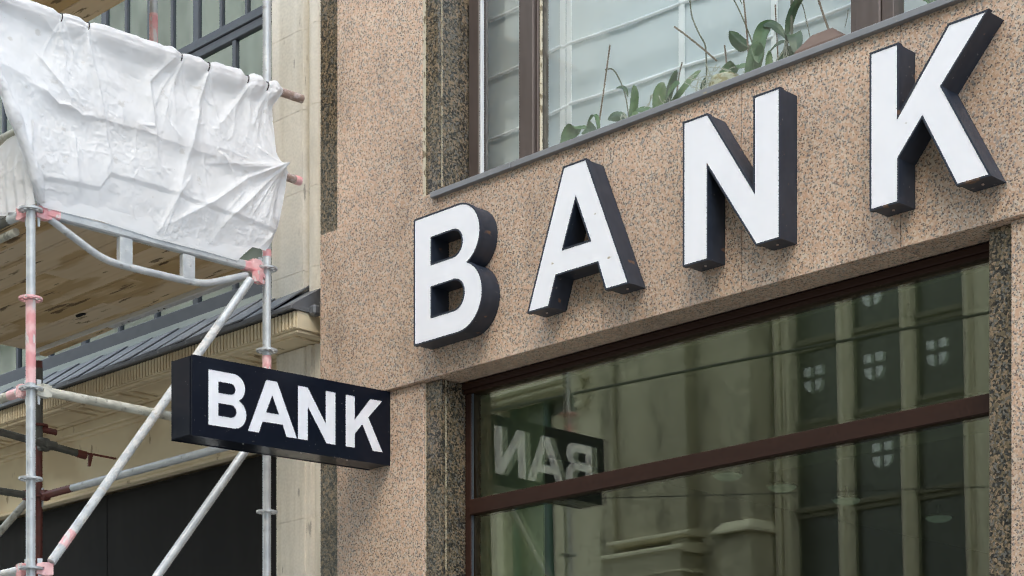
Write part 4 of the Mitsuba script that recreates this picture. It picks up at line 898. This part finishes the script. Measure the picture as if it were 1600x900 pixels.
# 5: curled leaves
t = plant('orchid with a folded top leaf and broad lower leaf, just past the moss pot')
flowerpot(t, -5.94); stalk(t, [p3(-5.94, 5.49), p3(-5.94, 5.64), p3(-5.945, 5.78)], 0.009, 'stem', 'stem')
leaf(t, p3(-5.945, 5.77), p3(-5.99, 5.80, -0.03), p3(-6.045, 5.875, -0.03), 0.085, (0.5, 0.3, 0.8), 'leaf_dark', fold=0.8); leaf(t, p3(-5.945, 5.68), p3(-6.07, 5.74, -0.04), p3(-6.07, 5.565, -0.06), 0.088, (0.8, 0.5, 0.1), 'leaf_green')
leaf(t, p3(-5.945, 5.58), p3(-5.90, 5.68, -0.05), p3(-5.83, 5.745, -0.06), 0.115, (0.5, 0.3, -0.5), 'leaf_green', fold=0.45); leaf(t, p3(-5.94, 5.60), p3(-5.93, 5.72), p3(-5.91, 5.80), 0.05, (0.9, 0.3, 0.2), 'leaf_pale')
stalk(t, [p3(-5.945, 5.70), p3(-5.965, 5.9), p3(-5.985, 6.06)], 0.0055, 'stake', 'cane'); stalk(t, [p3(-5.88, 5.66), p3(-5.93, 5.80), p3(-6.01, 5.98), p3(-6.08, 6.10), p3(-6.11, 6.14)], 0.0042, 'stem', 'flower_stem'); stalk(t, [p3(-5.99, 6.00), p3(-6.03, 6.055), p3(-6.065, 6.075)], 0.003, 'stem', 'flower_stem'); roots(t, -5.96, 5.64, 4, 0.06, 0.08, rng)
# 6: dark orchid
t = plant('dark green orchid with arching leaves and hanging white roots, beside the brown trough')
flowerpot(t, -5.72); stalk(t, [p3(-5.72, 5.49), p3(-5.72, 5.6), p3(-5.715, 5.73)], 0.010, 'stem', 'stem')
leaf(t, p3(-5.715, 5.74), p3(-5.70, 5.90), p3(-5.585, 5.90, -0.03), 0.060, (0.7, 0.3, -0.5), 'leaf_dark', blunt=0.3); leaf(t, p3(-5.715, 5.74), p3(-5.79, 5.87, -0.02), p3(-5.845, 5.84, -0.02), 0.055, (0.3, 0.4, 0.8), 'leaf_dark', blunt=0.7)
leaf(t, p3(-5.80, 5.855), p3(-5.875, 5.83, -0.03), p3(-5.855, 5.655, -0.04), 0.095, (0.85, 0.4, 0.1), 'leaf_green'); leaf(t, p3(-5.715, 5.73), p3(-5.79, 5.76), p3(-5.835, 5.69), 0.036, (0.3, 0.4, 0.8), 'leaf_dark')
leaf(t, p3(-5.715, 5.72), p3(-5.63, 5.79, -0.04), p3(-5.615, 5.62, -0.05), 0.095, (0.8, 0.5, 0.1), 'leaf_dark'); leaf(t, p3(-5.70, 5.55), p3(-5.74, 5.64), p3(-5.66, 5.68), 0.14, (0.5, 0.3, -0.6), 'leaf_dark'); leaf(t, p3(-5.83, 5.52), p3(-5.825, 5.62), p3(-5.82, 5.72), 0.05, (0.9, 0.4, 0), 'leaf_pale')
roots(t, -5.70, 5.72, 7, 0.10, 0.14, rng); stalk(t, [p3(-5.765, 5.6), p3(-5.775, 5.78), p3(-5.785, 5.93)], 0.004, 'stake', 'cane'); stalk(t, [p3(-5.685, 5.75), p3(-5.685, 5.93), p3(-5.69, 6.15)], 0.009, 'stem', 'cane')
stalk(t, [p3(-5.57, 5.68), p3(-5.60, 5.80), p3(-5.625, 5.885), p3(-5.70, 5.955), p3(-5.78, 5.97)], 0.003, 'stem', 'flower_stem')
# brown trough
t = thing('planter_trough', 'brown plastic trough with a leaning dark cane, beside the dark green orchid', 'planter')
add(t + '__tub', hull([(-5.60, PY - 0.07, PB), (-5.34, PY - 0.07, PB), (-5.60, PY + 0.07, PB), (-5.34, PY + 0.07, PB), (-5.60, PY - 0.09, 5.615), (-5.33, PY - 0.09, 5.615), (-5.60, PY + 0.09, 5.615), (-5.33, PY + 0.09, 5.615), (-5.53, PY - 0.05, 5.685), (-5.41, PY - 0.05, 5.685), (-5.53, PY + 0.05, 5.685), (-5.41, PY + 0.05, 5.685)]), 'brown_pot')
stalk(t, [p3(-5.46, 5.69), p3(-5.52, 5.85), p3(-5.585, 6.05)], 0.0065, 'stake', 'cane'); stalk(t, [p3(-5.375, 5.69), p3(-5.36, 5.74), p3(-5.355, 5.77)], 0.002, 'stem', 'dry_stem')
# 7: behind the casement
t = plant('bits of a dry orchid behind the opening casement, past the thick bronze post')
flowerpot(t, -4.86); stalk(t, [p3(-4.86, 5.5), p3(-4.87, 5.64), p3(-4.89, 5.75)], 0.006, 'stem', 'stem')
for k in range(5): leaf(t, p3(-4.87, 5.58 + 0.02 * k), p3(-4.87 + rng.uniform(-0.1, 0.1), 5.72), p3(-4.87 + rng.uniform(-0.16, 0.14), 5.68 + rng.uniform(-0.05, 0.08)), 0.045, (0.4, 0.5, 0.6), ('leaf_dark', 'leaf_green')[k % 2])
